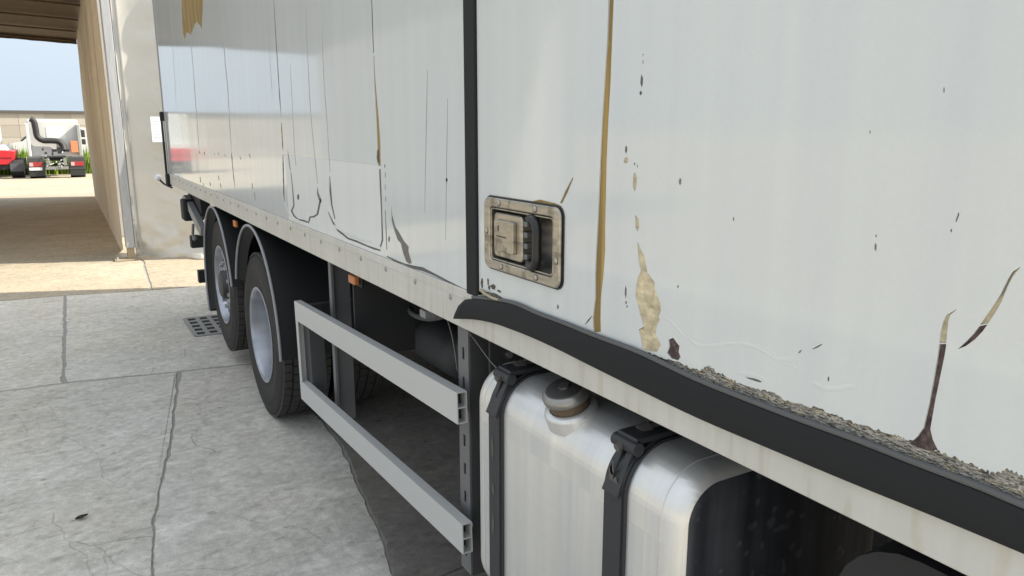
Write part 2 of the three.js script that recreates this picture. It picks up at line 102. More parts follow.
// ------------------------------------------------------------------ ground: falls gently away behind the shelter
const groundY = (z) => (z > -14 ? 0 : z > -62 ? -0.0194 * (-14 - z) : -0.931);
const concTex = (() => {
  const N = 2048, cv = document.createElement('canvas'); cv.width = cv.height = N; const cx = cv.getContext('2d');
  cx.fillStyle = '#000'; cx.fillRect(0, 0, N, N); cx.lineCap = 'round';
  const crackle = (x, y, a, len, w) => { cx.strokeStyle = `rgba(255,255,255,${w > 1.4 ? 0.7 : 0.45})`; cx.lineWidth = w; cx.beginPath(); cx.moveTo(x, y); for (let i = 0; i < len; i++) { a += rr(-0.5, 0.5); x += Math.cos(a) * 9; y += Math.sin(a) * 9; cx.lineTo(x, y); if (rnd() < 0.07 && len > 12) { cx.stroke(); crackle(x, y, a + (rnd() < 0.5 ? 1 : -1) * rr(0.6, 1.3), len * 0.5, w * 0.8); cx.strokeStyle = 'rgba(255,255,255,0.45)'; cx.lineWidth = w; cx.beginPath(); cx.moveTo(x, y); } } cx.stroke(); };
  for (let i = 0; i < 230; i++) crackle(rnd() * N, rnd() * N, rnd() * 6.3, 6 + rnd() * 26, rr(0.7, 1.5));
  for (let i = 0; i < 260; i++) { cx.fillStyle = `rgba(255,255,255,${rr(0.2, 0.8)})`; const x = rnd() * N, y = rnd() * N, r = Math.pow(rnd(), 3) * 5 + 0.8; cx.beginPath(); cx.ellipse(x, y, r, r * rr(0.4, 1), rnd() * 3, 0, 7); cx.fill(); }
  const im = cx.getImageData(0, 0, N, N).data, bump = new Uint8Array(N * N);
  const S = 8, col = tex(N, N, (u, v, i, j) => {
    const x = u * S, y = v * S, k = im[(j * N + i) * 4] / 255;
    const big = fbm(x * 0.8, y * 0.8, 3, 4), mid = fbm(x * 5 + big * 2, y * 5, 9, 4), fine = hash(i, j, 5), sm = fbm(x * 38, y * 38, 21, 3), drag = fbm(x * 3 + y * 1.2, y * 26 - x * 9, 31, 3);
    const pit = smooth(0.66, 0.8, fbm(x * 22, y * 22, 41, 2)), pale = smooth(0.6, 0.75, fbm(x * 9 + 3, y * 9, 51, 3)) * smooth(0.45, 0.65, big);
    const fl = smooth(0.56, 0.72, fbm(x * 15 + 7, y * 34, 55, 3)), df = smooth(0.6, 0.74, fbm(x * 11 + 2, y * 27, 57, 3));
    let L = 183 + (big - 0.5) * 26 + (mid - 0.5) * 15 + (sm - 0.5) * 34 + (drag - 0.5) * 12 + (fine - 0.5) * 22 - pit * 12 + pale * 8 + fl * 8 - df * 7 - k * 58;
    const w = (fbm(x * 1.3 + 9, y * 1.3, 61, 3) - 0.5) * 9;
    bump[j * N + i] = clamp(128 + (mid - 0.5) * 26 + (sm - 0.5) * 90 + (fine - 0.5) * 60 + (drag - 0.5) * 14 - k * 90 - pit * 30, 0, 255);
    return [L + 4 + w * 0.5, L, L - 9 - w * 0.6];
  });
  const bt = tex(N, N, (u, v, i, j) => bump[j * N + i] / 255, true);
  return { col, bt };
})();
const concMat = (tint, ou, ov) => { const a = rep(concTex.col, 1 / 8, 1 / 8), b = rep(concTex.bt, 1 / 8, 1 / 8); a.offset.set(ou, ov); b.offset.set(ou, ov); return mat(tint, 0.9, { map: a, bumpMap: b, bumpScale: 0.0022 }); };
{
  const zs = [260, 60, 20, 6, 0, -6, -12, -14, -18, -24, -30, -40, -50, -62, -80, -120, -300, -1200], p = [], uv = [], id = [];
  const xs = [-900, -300, -100, -40, -20, -10, -5, 0, 5, 10, 20, 60, 200, 900];
  zs.forEach((z) => xs.forEach((x) => { p.push(x, groundY(z) - 0.009, z); uv.push(x, -z); }));
  for (let j = 0; j < zs.length - 1; j++) for (let i = 0; i < xs.length - 1; i++) { const a = j * xs.length + i, b = a + 1, c = a + xs.length, d = c + 1; id.push(a, b, d, a, d, c); }
  const g = new THREE.BufferGeometry(); g.setAttribute('position', new THREE.Float32BufferAttribute(p, 3)); g.setAttribute('uv', new THREE.Float32BufferAttribute(uv, 2)); g.setIndex(id); g.computeVertexNormals();
  structure('ground', g, concMat([0.73, 0.665, 0.56], 0.3, 0.1));
}
// cast concrete slabs, each its own piece, with real joints between them
{
  const apron = new THREE.Group(); apron.name = 'concrete_apron'; apron.userData.kind = 'structure'; scene.add(apron); ORG = new THREE.Vector3();
  const jag = (a, b, n, amp, s) => { const o = []; for (let i = 0; i < n; i++) { const t = i / n, dx = b[0] - a[0], dz = b[1] - a[1], L = Math.hypot(dx, dz), k = i ? (fbm(t * L * 9, s, s, 4) - 0.5) * amp : 0; o.push([a[0] + dx * t - dz / L * k, a[1] + dz * t + dx / L * k]); } return o; };
  // corner points in (x, z)
  const V = { A: [-1.05, -5.97], B: [-1.03, -9.3], C: [-0.31, -5.84], D: [0.75, -5.68], E: [-0.52, -4.5], F: [-0.70, -3.55], G: [-0.80, -2.6], H: [-0.95, 0.5], I: [0.34, -4.9], J: [0.30, -3.9], K: [0.16, -2.95], L: [0.06, -2.45], M: [0.0, 0.5], N: [1.4, -2.62],
    P: [3.0, -5.3], Q: [3.0, -2.7], R: [3.0, 0.5], S: [3.0, -9.0], T: [-0.2, -9.12], U: [-0.1, -11.4], W: [3.0, -11.2], X: [-5.2, -11.7], Y: [-5.2, -9.55], Z: [-5.2, -6.2], O: [-5.2, 0.5], a: [-3.0, 0.5], b: [-2.7, -6.05], c: [-3.1, -9.45], f: [-3.0, 6], g: [-0.95, 6], h: [3, 6], k: [-5.2, 6], m: [0, 6] };
  const jointCache = new Map();
  const joint = (a, b) => { const k = a < b ? a + b : b + a; if (!jointCache.has(k)) { const p = V[a < b ? a : b], q = V[a < b ? b : a]; jointCache.set(k, jag(p, q, Math.max(2, Math.round(Math.hypot(q[0] - p[0], q[1] - p[1]) / 0.025)), 0.02, 70 + jointCache.size * 3)); }
    const L = jointCache.get(k); if (a < b) return L; const r = [V[a], ...L.slice(1).reverse()]; return r; };
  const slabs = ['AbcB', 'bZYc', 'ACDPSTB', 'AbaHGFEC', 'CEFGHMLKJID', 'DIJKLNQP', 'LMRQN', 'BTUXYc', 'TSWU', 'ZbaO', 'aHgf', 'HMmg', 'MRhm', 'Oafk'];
  add('joint_filling', bx(-5.1, 2.95, -0.0075, -0.0065, -11.3, 5.9), mat([0.29, 0.28, 0.26], 0.95), apron);
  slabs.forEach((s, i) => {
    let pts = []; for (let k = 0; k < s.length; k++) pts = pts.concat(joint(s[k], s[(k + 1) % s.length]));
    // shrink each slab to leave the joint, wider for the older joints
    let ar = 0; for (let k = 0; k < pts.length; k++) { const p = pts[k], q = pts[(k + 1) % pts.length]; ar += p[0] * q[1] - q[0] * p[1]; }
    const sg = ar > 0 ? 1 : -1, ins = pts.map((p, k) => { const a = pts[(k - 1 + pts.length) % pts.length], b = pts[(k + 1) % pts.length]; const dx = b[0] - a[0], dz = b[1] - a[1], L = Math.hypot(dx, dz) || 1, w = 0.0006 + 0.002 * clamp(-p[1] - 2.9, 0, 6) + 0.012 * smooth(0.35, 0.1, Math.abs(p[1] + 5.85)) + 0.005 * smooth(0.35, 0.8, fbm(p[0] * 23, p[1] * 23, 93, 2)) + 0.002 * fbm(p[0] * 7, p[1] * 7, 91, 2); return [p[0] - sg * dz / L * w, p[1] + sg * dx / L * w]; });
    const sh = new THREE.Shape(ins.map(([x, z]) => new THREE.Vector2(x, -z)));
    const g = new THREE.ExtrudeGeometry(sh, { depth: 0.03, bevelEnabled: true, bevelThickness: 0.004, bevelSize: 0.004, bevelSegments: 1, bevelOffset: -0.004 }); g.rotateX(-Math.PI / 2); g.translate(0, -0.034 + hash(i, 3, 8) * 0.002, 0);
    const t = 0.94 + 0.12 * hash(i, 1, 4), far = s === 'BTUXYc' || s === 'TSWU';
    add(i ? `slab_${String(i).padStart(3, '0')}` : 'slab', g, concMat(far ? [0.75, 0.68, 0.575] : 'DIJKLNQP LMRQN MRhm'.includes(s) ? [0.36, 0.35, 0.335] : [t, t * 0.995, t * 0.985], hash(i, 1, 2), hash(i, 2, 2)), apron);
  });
}
// drain cover: bars over a dark pit, let into the slab beside the tag wheel
{
  const o = thing('drain_grate', 'square grid drain cover let into the concrete beside the rear wheel', 'drain cover', [0.2, 0.0, -7.15]);
  const m = mat([0.27, 0.265, 0.255], 0.8, { metalness: 0 }), dk = mat([0.012, 0.012, 0.012], 0.95);
  add('pit', bx(-0.06, 0.46, 0.0025, 0.0045, -7.5, -6.8), dk, o);
  for (let i = 0; i <= 5; i++) { const x = -0.06 + i * 0.104; add('bar', bx(x - 0.019, x + 0.019, 0.004, 0.012, -7.5, -6.8, 0.002), m, o); }
  for (let j = 0; j <= 5; j++) { const z = -7.5 + j * 0.14; add('cross_bar', bx(-0.06, 0.46, 0.003, 0.0105, z - 0.026, z + 0.026, 0.002), m, o); }
}
// a dry leaf lying on the slab
{
  const o = thing('dry_leaf', 'small dark curled leaf lying alone on the concrete', 'leaf', [-0.985, 0.003, -3.72]);
  add('blade', grid(6, 10, (u, v) => { const w = 0.016 * Math.sin(Math.PI * (0.06 + 0.94 * v)) * (1 - 0.3 * v), s = (u - 0.5) * 2; return [-1.01 + 0.05 * v + 0.4 * s * w, 0.006 + 0.008 * s * s + 0.006 * v * v, -3.72 - 0.01 * v + s * w]; }), mat([0.035, 0.026, 0.02], 0.85, { side: THREE.DoubleSide }), o);
  add('stalk', cyl([-1.03, 0.006, -3.716], [-1.008, 0.007, -3.72], 0.0012, 0.0012, 6), mat([0.05, 0.035, 0.025], 0.85), o);
}
// ------------------------------------------------------------------ fabric shelter ahead
{
  const o = thing('fabric_shelter', 'drive-through shelter with tan fabric wall, brown roof and steel post', 'shelter', [-3.6, 0, -19]);
  const weave = tex(512, 512, (u, v, i, j) => { const n = fbm(u * 9, v * 40, 4, 4), b = fbm(u * 60, v * 6, 7, 3); const L = 1 + (n - 0.5) * 0.08 + (b - 0.5) * 0.1; return [215 * L, 215 * L, 215 * L]; });
  const tanM = mat([0.62, 0.47, 0.27], 0.95, { physical: true, transmission: 0.34, thickness: 0, map: rep(weave, 0.12, 0.3) });
  const roofM = mat([0.14, 0.1, 0.064], 0.95, { physical: true, transmission: 0.04, thickness: 0, map: rep(weave, 0.1, 0.25) });
  const paleM = mat([0.8, 0.79, 0.77], 0.9, { physical: true, transmission: 0.5, thickness: 0 });
  const seamM = mat([0.12, 0.085, 0.055], 0.9);
  const steel = tex(256, 512, (u, v) => { const n = fbm(u * 6, v * 30, 14, 4), s = fbm(u * 30, v * 5, 15, 3); const L = 190 + (n - 0.5) * 24 + (s - 0.5) * 14; return [L - 1, L, L + 1]; });
  const zinc = mat([0.75, 0.76, 0.78], 0.5, { metalness: 0.25, map: steel });
  const xw = (z) => -0.30 + (z + 11.9) / (-26.8 + 11.9) * 0.11;
  // right wall, sagging between its frames
  add('side_wall', grid(120, 30, (u, v) => { const z = -11.75 - 15.05 * u, y0 = groundY(z) - 0.02 + 0.12 * smooth(0.0, 0.06, 0.06 - u), y = y0 + (4.4 - y0) * v; const sag = 0.05 * Math.sin(v * Math.PI) * Math.sin(u * Math.PI * 6) + 0.012 * (fbm(u * 18, v * 2, 5, 2) - 0.5); return [xw(z) + sag, y, z]; }, 15, 4.4), tanM, o);
  add('side_wall', grid(40, 8, (u, v) => { const z = -11.75 - 15.05 * u; return [-7.0 + 0.03 * Math.sin(u * 19), groundY(z) + (4.4 - groundY(z)) * v, z]; }, 15, 4.4), paleM, o);
  // roof: two shallow slopes with purlins
  const ry = (x) => 4.42 + 0.12 * (1 - Math.abs(x + 3.6) / 3.4);
  for (const [x0, x1] of [[-7.2, -3.6], [-3.6, 0.0]]) {
    const g = grid(20, 40, (u, v) => { const x = x0 + (x1 - x0) * u, z = -11.6 - 15.3 * v; return [x, ry(x) + 0.05 * Math.abs(Math.sin(v * Math.PI * 6)), z]; }, 6.6, 15);
    add('roof', g, roofM, o);
  }
  for (let k = 0; k <= 6; k++) { const z = -11.72 - k * 2.5; for (const [x0, x1] of [[-7.1, -3.6], [-3.6, -0.25]]) add('purlin', tube([[x0, ry(x0) - 0.06, z], [(x0 + x1) / 2, ry((x0 + x1) / 2) - 0.06, z], [x1, ry(x1) - 0.06, z]], 0.022, 4, 6), seamM, o);
    if (k) { add('frame_post', bx(xw(z) + 0.06, xw(z) + 0.16, groundY(z), 4.4, z - 0.05, z + 0.05), zinc, o); add('frame_post', bx(-7.2, -7.1, groundY(z), 4.4, z - 0.05, z + 0.05), zinc, o); } }
  // far gable fringe
  add('gable_fringe', grid(60, 2, (u, v) => { const x = -7.1 + 6.9 * u; return [x, ry(x) + 0.03 - (0.15 + 0.04 * fbm(x * 3, 1, 8, 3)) * (1 - v) - 0.0, -26.85 + 0.02 * Math.sin(x * 9)]; }, 13, 0.3), roofM, o);
  // near steel post, its foot plate and the strip along the curtain
  const p = add('post', [bx(-0.275, -0.165, 0.16, 5.2, -11.72, -11.5, 0.012)], zinc, o);
  add('flange', bx(-0.162, -0.138, 0.16, 5.2, -11.66, -11.5, 0.004), zinc, p);
  add('post_foot', [bx(-0.265, -0.175, 0.012, 0.16, -11.68, -11.52), bx(-0.43, -0.1, 0.0, 0.014, -11.78, -11.42)], mat([0.36, 0.29, 0.2], 0.85), o);
  for (const x of [-0.4, -0.13]) add('foot_bolt', cyl([x, 0.012, -11.46], [x, 0.05, -11.46], 0.014, 0.014, 8), zinc, o);
  add('rear_post', bx(-7.2, -7.0, 0, 5.2, -11.72, -11.5), zinc, o);
  add('brace', cyl([-0.12, 3.1, -11.55], [0.3, 3.72, -11.45], 0.022), zinc, o);
}
{
  const o = thing('end_curtain', 'wrinkled grey-white tarpaulin curtain hanging beside the steel post', 'tarpaulin', [0.9, 0, -11]);
  const cm = mat([0.56, 0.545, 0.5], 0.6, { physical: true, transmission: 0.08, thickness: 0 });
  add('sheet', grid(150, 260, (u, v) => {
    const X = -0.16 + 2.9 * u, y = 0.02 + 5.1 * v, w = X + 0.13; let z = -11.5 + 0.55 * smooth(0, 1.2, w) * (1 - 0.55 * v);
    const near = smooth(0.05, 0.6, w), diag = fbm(w * 1.7 - y * 0.7, y * 3.4 + w * 1.6, 33, 4) - 0.5;
    z += 0.022 * near * Math.sin(y * 11 - w * 5 + 7 * fbm(w * 1.5, y * 1.2, 35, 2)) * (0.4 + 0.6 * vn(w * 2, y * 1.3, 36)) + diag * 0.16 * near * (0.35 + 0.65 * smooth(3.2, 0.6, y)) + (fbm(w * 3, y * 3, 37, 2) - 0.5) * 0.02;
    const bot = smooth(0.85, 0.1, y); z += bot * (0.34 * (fbm(w * 2.6 + 1, y * 3.1, 39, 3) - 0.5) + 0.1 * Math.abs(fbm(w * 4.5, y * 4.5, 43, 3) - 0.5));
    return [X, y + 0.05 * (fbm(w * 4, 2, 47, 2) - 0.5) * (1 - v), z];
  }), cm, o);
  add('keder_strip', bx(-0.105, -0.09, 0.1, 5.1, -11.5, -11.482), mat([0.3, 0.3, 0.3], 0.6), o);
}
{
  const o = thing('paper_notice', 'white paper notice fixed to the tarpaulin beside the truck tail', 'notice', [0.225, 1.6, -11.2]);
  add('sheet', bx(0.155, 0.305, 1.6, 1.93, -11.203, -11.198), mat([0.72, 0.74, 0.78], 0.6), o);
  for (let i = 0; i < 6; i++) add('printed_line', bx(0.175, 0.26 + 0.02 * hash(i, 1, 1), 1.86 - i * 0.04, 1.868 - i * 0.04, -11.1975, -11.1965), mat([0.3, 0.32, 0.4], 0.7), o);
}
// ------------------------------------------------------------------ the box truck (left side plane at x = 0, tail at z = -8.2)
const TR = thing('box_truck', 'white box truck with cracked and peeling side panels', 'truck', [1.275, 0, -4]);
const waveB = tex(1024, 512, (u, v) => { const x = u * 8, y = v * 4; return 0.5 + 0.5 * (fbm(x * 2.2, y * 0.25, 3, 3) - 0.5) + 0.42 * (fbm(x * 0.7, y * 0.5, 5, 2) - 0.5) + 0.06 * (fbm(x * 11, y * 1.1, 7, 2) - 0.5); }, true);
const dirt = tex(1024, 1024, (u, v, i, j) => { const x = u * 4, y = v * 4; const st = fbm(x * 26, y * 0.7, 11, 3), big = fbm(x * 1.1, y * 0.8, 12, 3); const L = 226 + (st - 0.5) * 9 + (big - 0.5) * 12 + (hash(i, j, 2) - 0.5) * 2; return [L - 1, L, L - 2 - (st - 0.5) * 5]; });
const skinM = mat([0.80, 0.822, 0.828], 0.075, { physical: true, ior: 1.52, map: rep(dirt, 0.25, 0.25), bumpMap: rep(waveB, 1 / 8, 1 / 4), bumpScale: 0.0035 });
const sheetM = mat([0.84, 0.855, 0.86], 0.4, { physical: true, clearcoat: 0.25, clearcoatRoughness: 0.25, map: rep(dirt, 0.25, 0.25) });
const woodT = tex(512, 512, (u, v, i, j) => { const g = fbm(u * 70, v * 2.5, 71, 4), b = fbm(u * 9, v * 3, 72, 3), f = hash(i, j, 3); const k = 0.8 + 0.35 * (g - 0.5) + 0.4 * (b - 0.5) + 0.06 * f; return [186 * k + 8, 156 * k + 8, 94 * k + 6]; });
const tanT = tex(512, 512, (u, v, i, j) => { const g = fbm(u * 14, v * 14, 75, 5), b = fbm(u * 5, v * 22, 76, 4), f = hash(i, j, 4), c = smooth(0.52, 0.5, Math.abs(fbm(u * 8, v * 7, 77, 3) - 0.5) * 10 + 0.3) ; const k = 0.92 + 0.3 * (g - 0.5) + 0.3 * (b - 0.5) + 0.08 * f; return [201 * k, 187 * k, 156 * k]; });
const rustT = tex(256, 256, (u, v, i, j) => { const g = fbm(u * 18, v * 18, 81, 4), f = hash(i, j, 6); const k = 0.7 + 1.1 * (g - 0.5) + 0.2 * f; return [82 * k + 14, 66 * k + 12, 62 * k + 12]; });
const crumbT = tex(1024, 256, (u, v, i, j) => { const x = u * 40, y = v * 10, g = fbm(x * 3, y * 3, 85, 4), s = fbm(x * 9, y * 3, 86, 3), f = hash(i, j, 7), dk = smooth(0.55, 0.7, fbm(x * 4, y * 5, 87, 3)), rs = smooth(0.58, 0.7, fbm(x * 0.9, y, 88, 3));
  const k = 1.0 + 0.7 * (g - 0.5) + 0.5 * (s - 0.5) + 0.12 * (f - 0.5) - 0.4 * dk; return [176 * k + rs * 26, 171 * k + rs * 20, 160 * k + rs * 6]; });
const BACK = {
  gold: mat([0.72, 0.7, 0.66], 0.8, { map: rep(woodT, 3, 1) }), tan: mat([1, 1, 1], 0.85, { map: rep(tanT, 6, 6), bumpMap: rep(tanT, 6, 6), bumpScale: 0.0025 }),
  rust: mat([1, 1, 1], 0.8, { map: rep(rustT, 9, 9), bumpMap: rep(rustT, 9, 9), bumpScale: 0.003 }), brown: mat([0.17, 0.155, 0.13], 0.85), dark: mat([0.12, 0.115, 0.105], 0.9), grey: mat([0.2, 0.195, 0.185], 0.85), faint: mat([0.3, 0.3, 0.29], 0.85), groove: mat([0.33, 0.335, 0.34], 0.7), skin: skinM,
};
var ev = new Evaluator(); ev.useGroups = false; ev.attributes = ['position', 'normal', 'uv'];
function cut(geo, holes) { let b = new Brush(prep(geo)); b.updateMatrixWorld(); for (const h of holes) { const c = new Brush(prep(slabZY(h, 0.02, -0.01))); c.updateMatrixWorld(); b = ev.evaluate(b, c, SUBTRACTION); } return b.geometry; }
const ZR = -8.2, ZF = 0.8, TOP = 4.0, SEAM = 1.338, zi = [-3.57, -2.34], yi = 1.64;
const overl = (h, z0, z1, y0, y1) => h.some(([z, y]) => z > z0 - 0.03 && z < z1 + 0.03 && y > y0 - 0.03 && y < y1 + 0.03);
const rearH = HOLES.filter((h) => h[0] === 'rear'), doorH = HOLES.filter((h) => h[0] === 'door');
const NICHE = [[-1.590, 1.441], [-1.311, 1.441], [-1.311, 1.572], [-1.590, 1.572]];
const coreG = (() => { const a = new Brush(prep(bx(0.0048, 2.546, 1.345, TOP - 0.004, ZR + 0.004, ZF - 0.004))), c = new Brush(prep(slabZY(NICHE, 0.05, -0.02))); a.updateMatrixWorld(); c.updateMatrixWorld(); return ev.evaluate(a, c, SUBTRACTION).geometry; })();
const body = add('box_core', coreG, mat([0.5, 0.44, 0.33], 0.9), TR);
const rear = add('side_panel', cut(slabZY([[ZR, SEAM], [zi[0], SEAM], [zi[0], yi], [zi[1], yi], [zi[1], SEAM], [-1.727, SEAM], [-1.727, TOP], [ZR, TOP]], 0.004, 0), rearH.map((h) => h[2])), skinM, TR);
const patchS = add('repair_sheet', cut(slabZY([[zi[0] + 0.0003, SEAM], [zi[1] - 0.0003, SEAM], [zi[1] - 0.0003, yi - 0.0003], [zi[0] + 0.0003, yi - 0.0003]], 0.004, 0.0004), rearH.filter((h) => overl(h[2], zi[0], zi[1], SEAM, yi)).map((h) => h[2])), sheetM, TR);
const TORN = DOOR_EDGE.flatMap(([z, y], i) => { const n = DOOR_EDGE[i + 1]; if (!n) return [[z, y]]; return [0, 1, 2, 3, 4, 5].map((k) => [z + (n[0] - z) * (k / 6) + (k ? (hash(i, k, 61) - 0.5) * 0.001 : 0), y + (n[1] - y) * k / 6 + (i > 9 ? (hash(i, k, 62) - 0.5) * 0.0045 : 0)]); });
const door = add('door_panel', cut(slabZY([[-1.664, 1.352], ...TORN, [ZF, 1.37], [ZF, TOP], [-1.664, TOP]], 0.004, 0), [...doorH.map((h) => h[2]), NICHE]), skinM, TR);
door.userData.label = 'side door panel with torn lower edge and tan core showing';
for (const [pn, m, pts] of HOLES) {
  let cz = 0, cy = 0; for (const [z, y] of pts) { cz += z; cy += y; } cz /= pts.length; cy /= pts.length;
  const g = sheetZY(pts.map(([z, y]) => [z + Math.sign(z - cz) * 0.002, y + Math.sign(y - cy) * 0.002]), m === 'gold' || m === 'tan' || m === 'rust' ? 0.0028 : 0.0012);
  add(m === 'gold' || m === 'tan' ? 'exposed_core' : 'crack', g, BACK[m], pn === 'rear' ? rear : door);
}
// lifted edges and creases standing proud of the skin
for (const [pn, m, pts, hgt] of RIDGES) {
  const c = new THREE.CatmullRomCurve3(pts.map(([z, y]) => new THREE.Vector3(0.0005, y, z))), n = pts.length * 5, pos = [], id = [], wz = m === 'skin' ? 0.006 : 0.004, uv = [];
  for (let i = 0; i <= n; i++) { const p = c.getPoint(i / n), t = c.getTangent(i / n), nz = t.y, ny = -t.z, k = Math.sin(Math.min(1, Math.min(i, n - i) / 3) * Math.PI / 2), h = hgt * (m === 'skin' ? 0.45 : 0.62) * (0.25 + 0.75 * k) * (0.75 + 0.5 * hash(i, 2, pts.length));
    for (const [s, o] of [[-1, 0], [-0.35, 0.85], [0.35, 1], [1, 0]]) { pos.push(0.0005 - o * h, p.y + ny * s * wz, p.z + nz * s * wz); uv.push(p.z + nz * s * wz, p.y); } }
  for (let i = 0; i < n; i++) for (let k = 0; k < 3; k++) { const a = i * 4 + k; id.push(a, a + 1, a + 5, a, a + 5, a + 4); }
  const g = new THREE.BufferGeometry(); g.setAttribute('position', new THREE.Float32BufferAttribute(pos, 3)); g.setAttribute('uv', new THREE.Float32BufferAttribute(uv, 2)); g.setIndex(id); g.computeVertexNormals();
  add(m === 'skin' ? 'crease' : 'lifted_edge', g, BACK[m], pn === 'rear' ? rear : door);
}
// crumbling core along the door's lower edge
add('crumbling_edge', grid(700, 16, (u, v) => { const z = -1.655 + 2.4 * u, y = 1.328 + 0.06 * v; return [0.0046 - 0.0016 * fbm(z * 120, y * 120, 21, 3), y, z]; }, 1, 1), mat([0.95, 0.95, 0.95], 0.95, { map: rep(crumbT, 3, 1), bumpMap: rep(crumbT, 3, 1), bumpScale: 0.006 }), door);
// peeled tan lip under the strip
add('peeled_lip', tube([[-0.002, 1.352, -1.655], [-0.012, 1.351, -1.61], [-0.01, 1.347, -1.57], [-0.002, 1.349, -1.52]], 0.0035, 24, 6), BACK.tan, door);
add('grime_spot', [[-1.648, 1.372, 0.006, 0.012], [-1.59, 1.372, 0.014, 0.006], [-1.56, 1.366, 0.012, 0.003], [-1.615, 1.38, 0.004, 0.01], [-1.61, 1.366, 0.006, 0.006]].map(([z, y, a, b]) => { const p = []; for (let k = 0; k < 14; k++) { const r = 0.6 + 0.7 * hash(k, Math.round(y * 1e3), 5), t = k / 14 * 6.283; p.push([z + Math.cos(t) * a * r, y + Math.sin(t) * b * r]); } return sheetZY(p, -0.0012); }), mat([0.09, 0.075, 0.055], 0.9), door);
const blackR = mat([0.0065, 0.0072, 0.008], 0.8, { bumpMap: rep(tanT, 5, 5), bumpScale: 0.0006 });
add('vertical_seal', bx(-0.007, 0.03, 1.33, TOP, -1.7255, -1.6655, 0.005), blackR, TR);
// black rubber threshold strip, sagging at its free end
{
  const rs = (P, n) => { const c = new THREE.CatmullRomCurve3(P.map(([z, y]) => new THREE.Vector3(0, y, z)), false, 'centripetal'); return Array.from({ length: n + 1 }, (_, i) => c.getPointAt(i / n)); };
  const n = 150, T = rs([...RUB_TOP, [0.8, 1.342]], n), B = rs([...RUB_BOT, [0.8, 1.293]], n), prof = [[0, 0.004], [0.0, -0.008], [0.02, -0.0105], [0.3, -0.015], [0.75, -0.016], [0.96, -0.0145], [0.995, -0.012], [1, 0.0]];
  const p = [], id = [], uv = []; for (let i = 0; i <= n; i++) { const lift = 0.01 * Math.exp(-i / 6); prof.forEach(([s, x]) => { const y = T[i].y + (B[i].y - T[i].y) * s, z = T[i].z + (B[i].z - T[i].z) * s; p.push(x - lift * (s > 0.02 ? 1 : 0.3), y, z); uv.push(z, y); }); }
  const k = prof.length; for (let i = 0; i < n; i++) for (let j = 0; j < k - 1; j++) { const a = i * k + j; id.push(a, a + k, a + k + 1, a, a + k + 1, a + 1); }
  for (let j = 1; j < k - 1; j++) id.push(0, j, j + 1);
  const g = new THREE.BufferGeometry(); g.setAttribute('position', new THREE.Float32BufferAttribute(p, 3)); g.setAttribute('uv', new THREE.Float32BufferAttribute(uv, 2)); g.setIndex(id); g.computeVertexNormals();
  add('rubber_strip', g, blackR, TR);
  const tp = []; for (let i = 2; i <= n; i += 2) tp.push([-0.006, T[i].y + 0.004, T[i].z]); add('strip_lip', tube(tp, 0.005, 220, 5), mat([0.1, 0.1, 0.1], 0.7), TR);
}
// aluminium side rail with rivets
const alT = tex(1024, 256, (u, v, i, j) => { const x = u * 4, y = v * 4; const st = fbm(x * 30, y * 1.4, 111, 4), h = fbm(x * 1.2, y * 30, 112, 3), b = fbm(x * 2, y * 2, 113, 3), d = smooth(0.62, 0.75, fbm(x * 24, y * 2.5, 114, 3)); const L = 212 + (st - 0.5) * 14 + (h - 0.5) * 10 + (b - 0.5) * 16 - d * 7; return [L, L - 1 - d * 3, L - 5 - d * 8]; });
const railM = mat([0.86, 0.85, 0.82], 0.45, { metalness: 0.25, map: rep(alT, 0.5, 0.5) });
const rail = add('side_rail', [bx(-0.004, 0.05, 1.228, 1.3365, ZR, ZF, 0.003), bx(-0.0065, 0.004, 1.312, 1.317, ZR + 0.002, -1.74, 0.001)], railM, TR);
{ // give the rail uv in metres along z
  const p = rail.geometry.attributes.position, uv = rail.geometry.attributes.uv; for (let i = 0; i < p.count; i++) uv.setXY(i, p.getZ(i), p.getY(i)); }
const rivG = new THREE.SphereGeometry(0.0085, 10, 6); const rivM = mat([0.32, 0.31, 0.28], 0.5, { metalness: 0.4 });
for (let k = -10; k <= 24; k++) { const z = -5.487 + k * 0.2441; if (z > -1.7 || z < ZR) continue; const g = rivG.clone(); g.scale(0.45, 1, 1); g.translate(-0.0045, z > -1.7 ? 1.264 : 1.301, z); add('rivet', g, rivM, rail); }
// dark seam shadow gap between rail and skin is a real groove: rail top edge stands proud
const whitePaint = mat([0.75, 0.75, 0.73], 0.6);
add('roof_cap', bx(-0.004, 2.554, TOP + 0.002, TOP + 0.05, ZR, ZF, 0.01), whitePaint, TR);
add('front_wall', bx(0, 2.55, 1.3, TOP, ZF + 0.001, ZF + 0.03), whitePaint, TR);
add('offside_panel', bx(2.5475, 2.551, 1.228, TOP, ZR, ZF), whitePaint, TR);
add('tail_door', bx(0.006, 2.545, 1.30, TOP, ZR - 0.035, ZR + 0.003), whitePaint, TR);
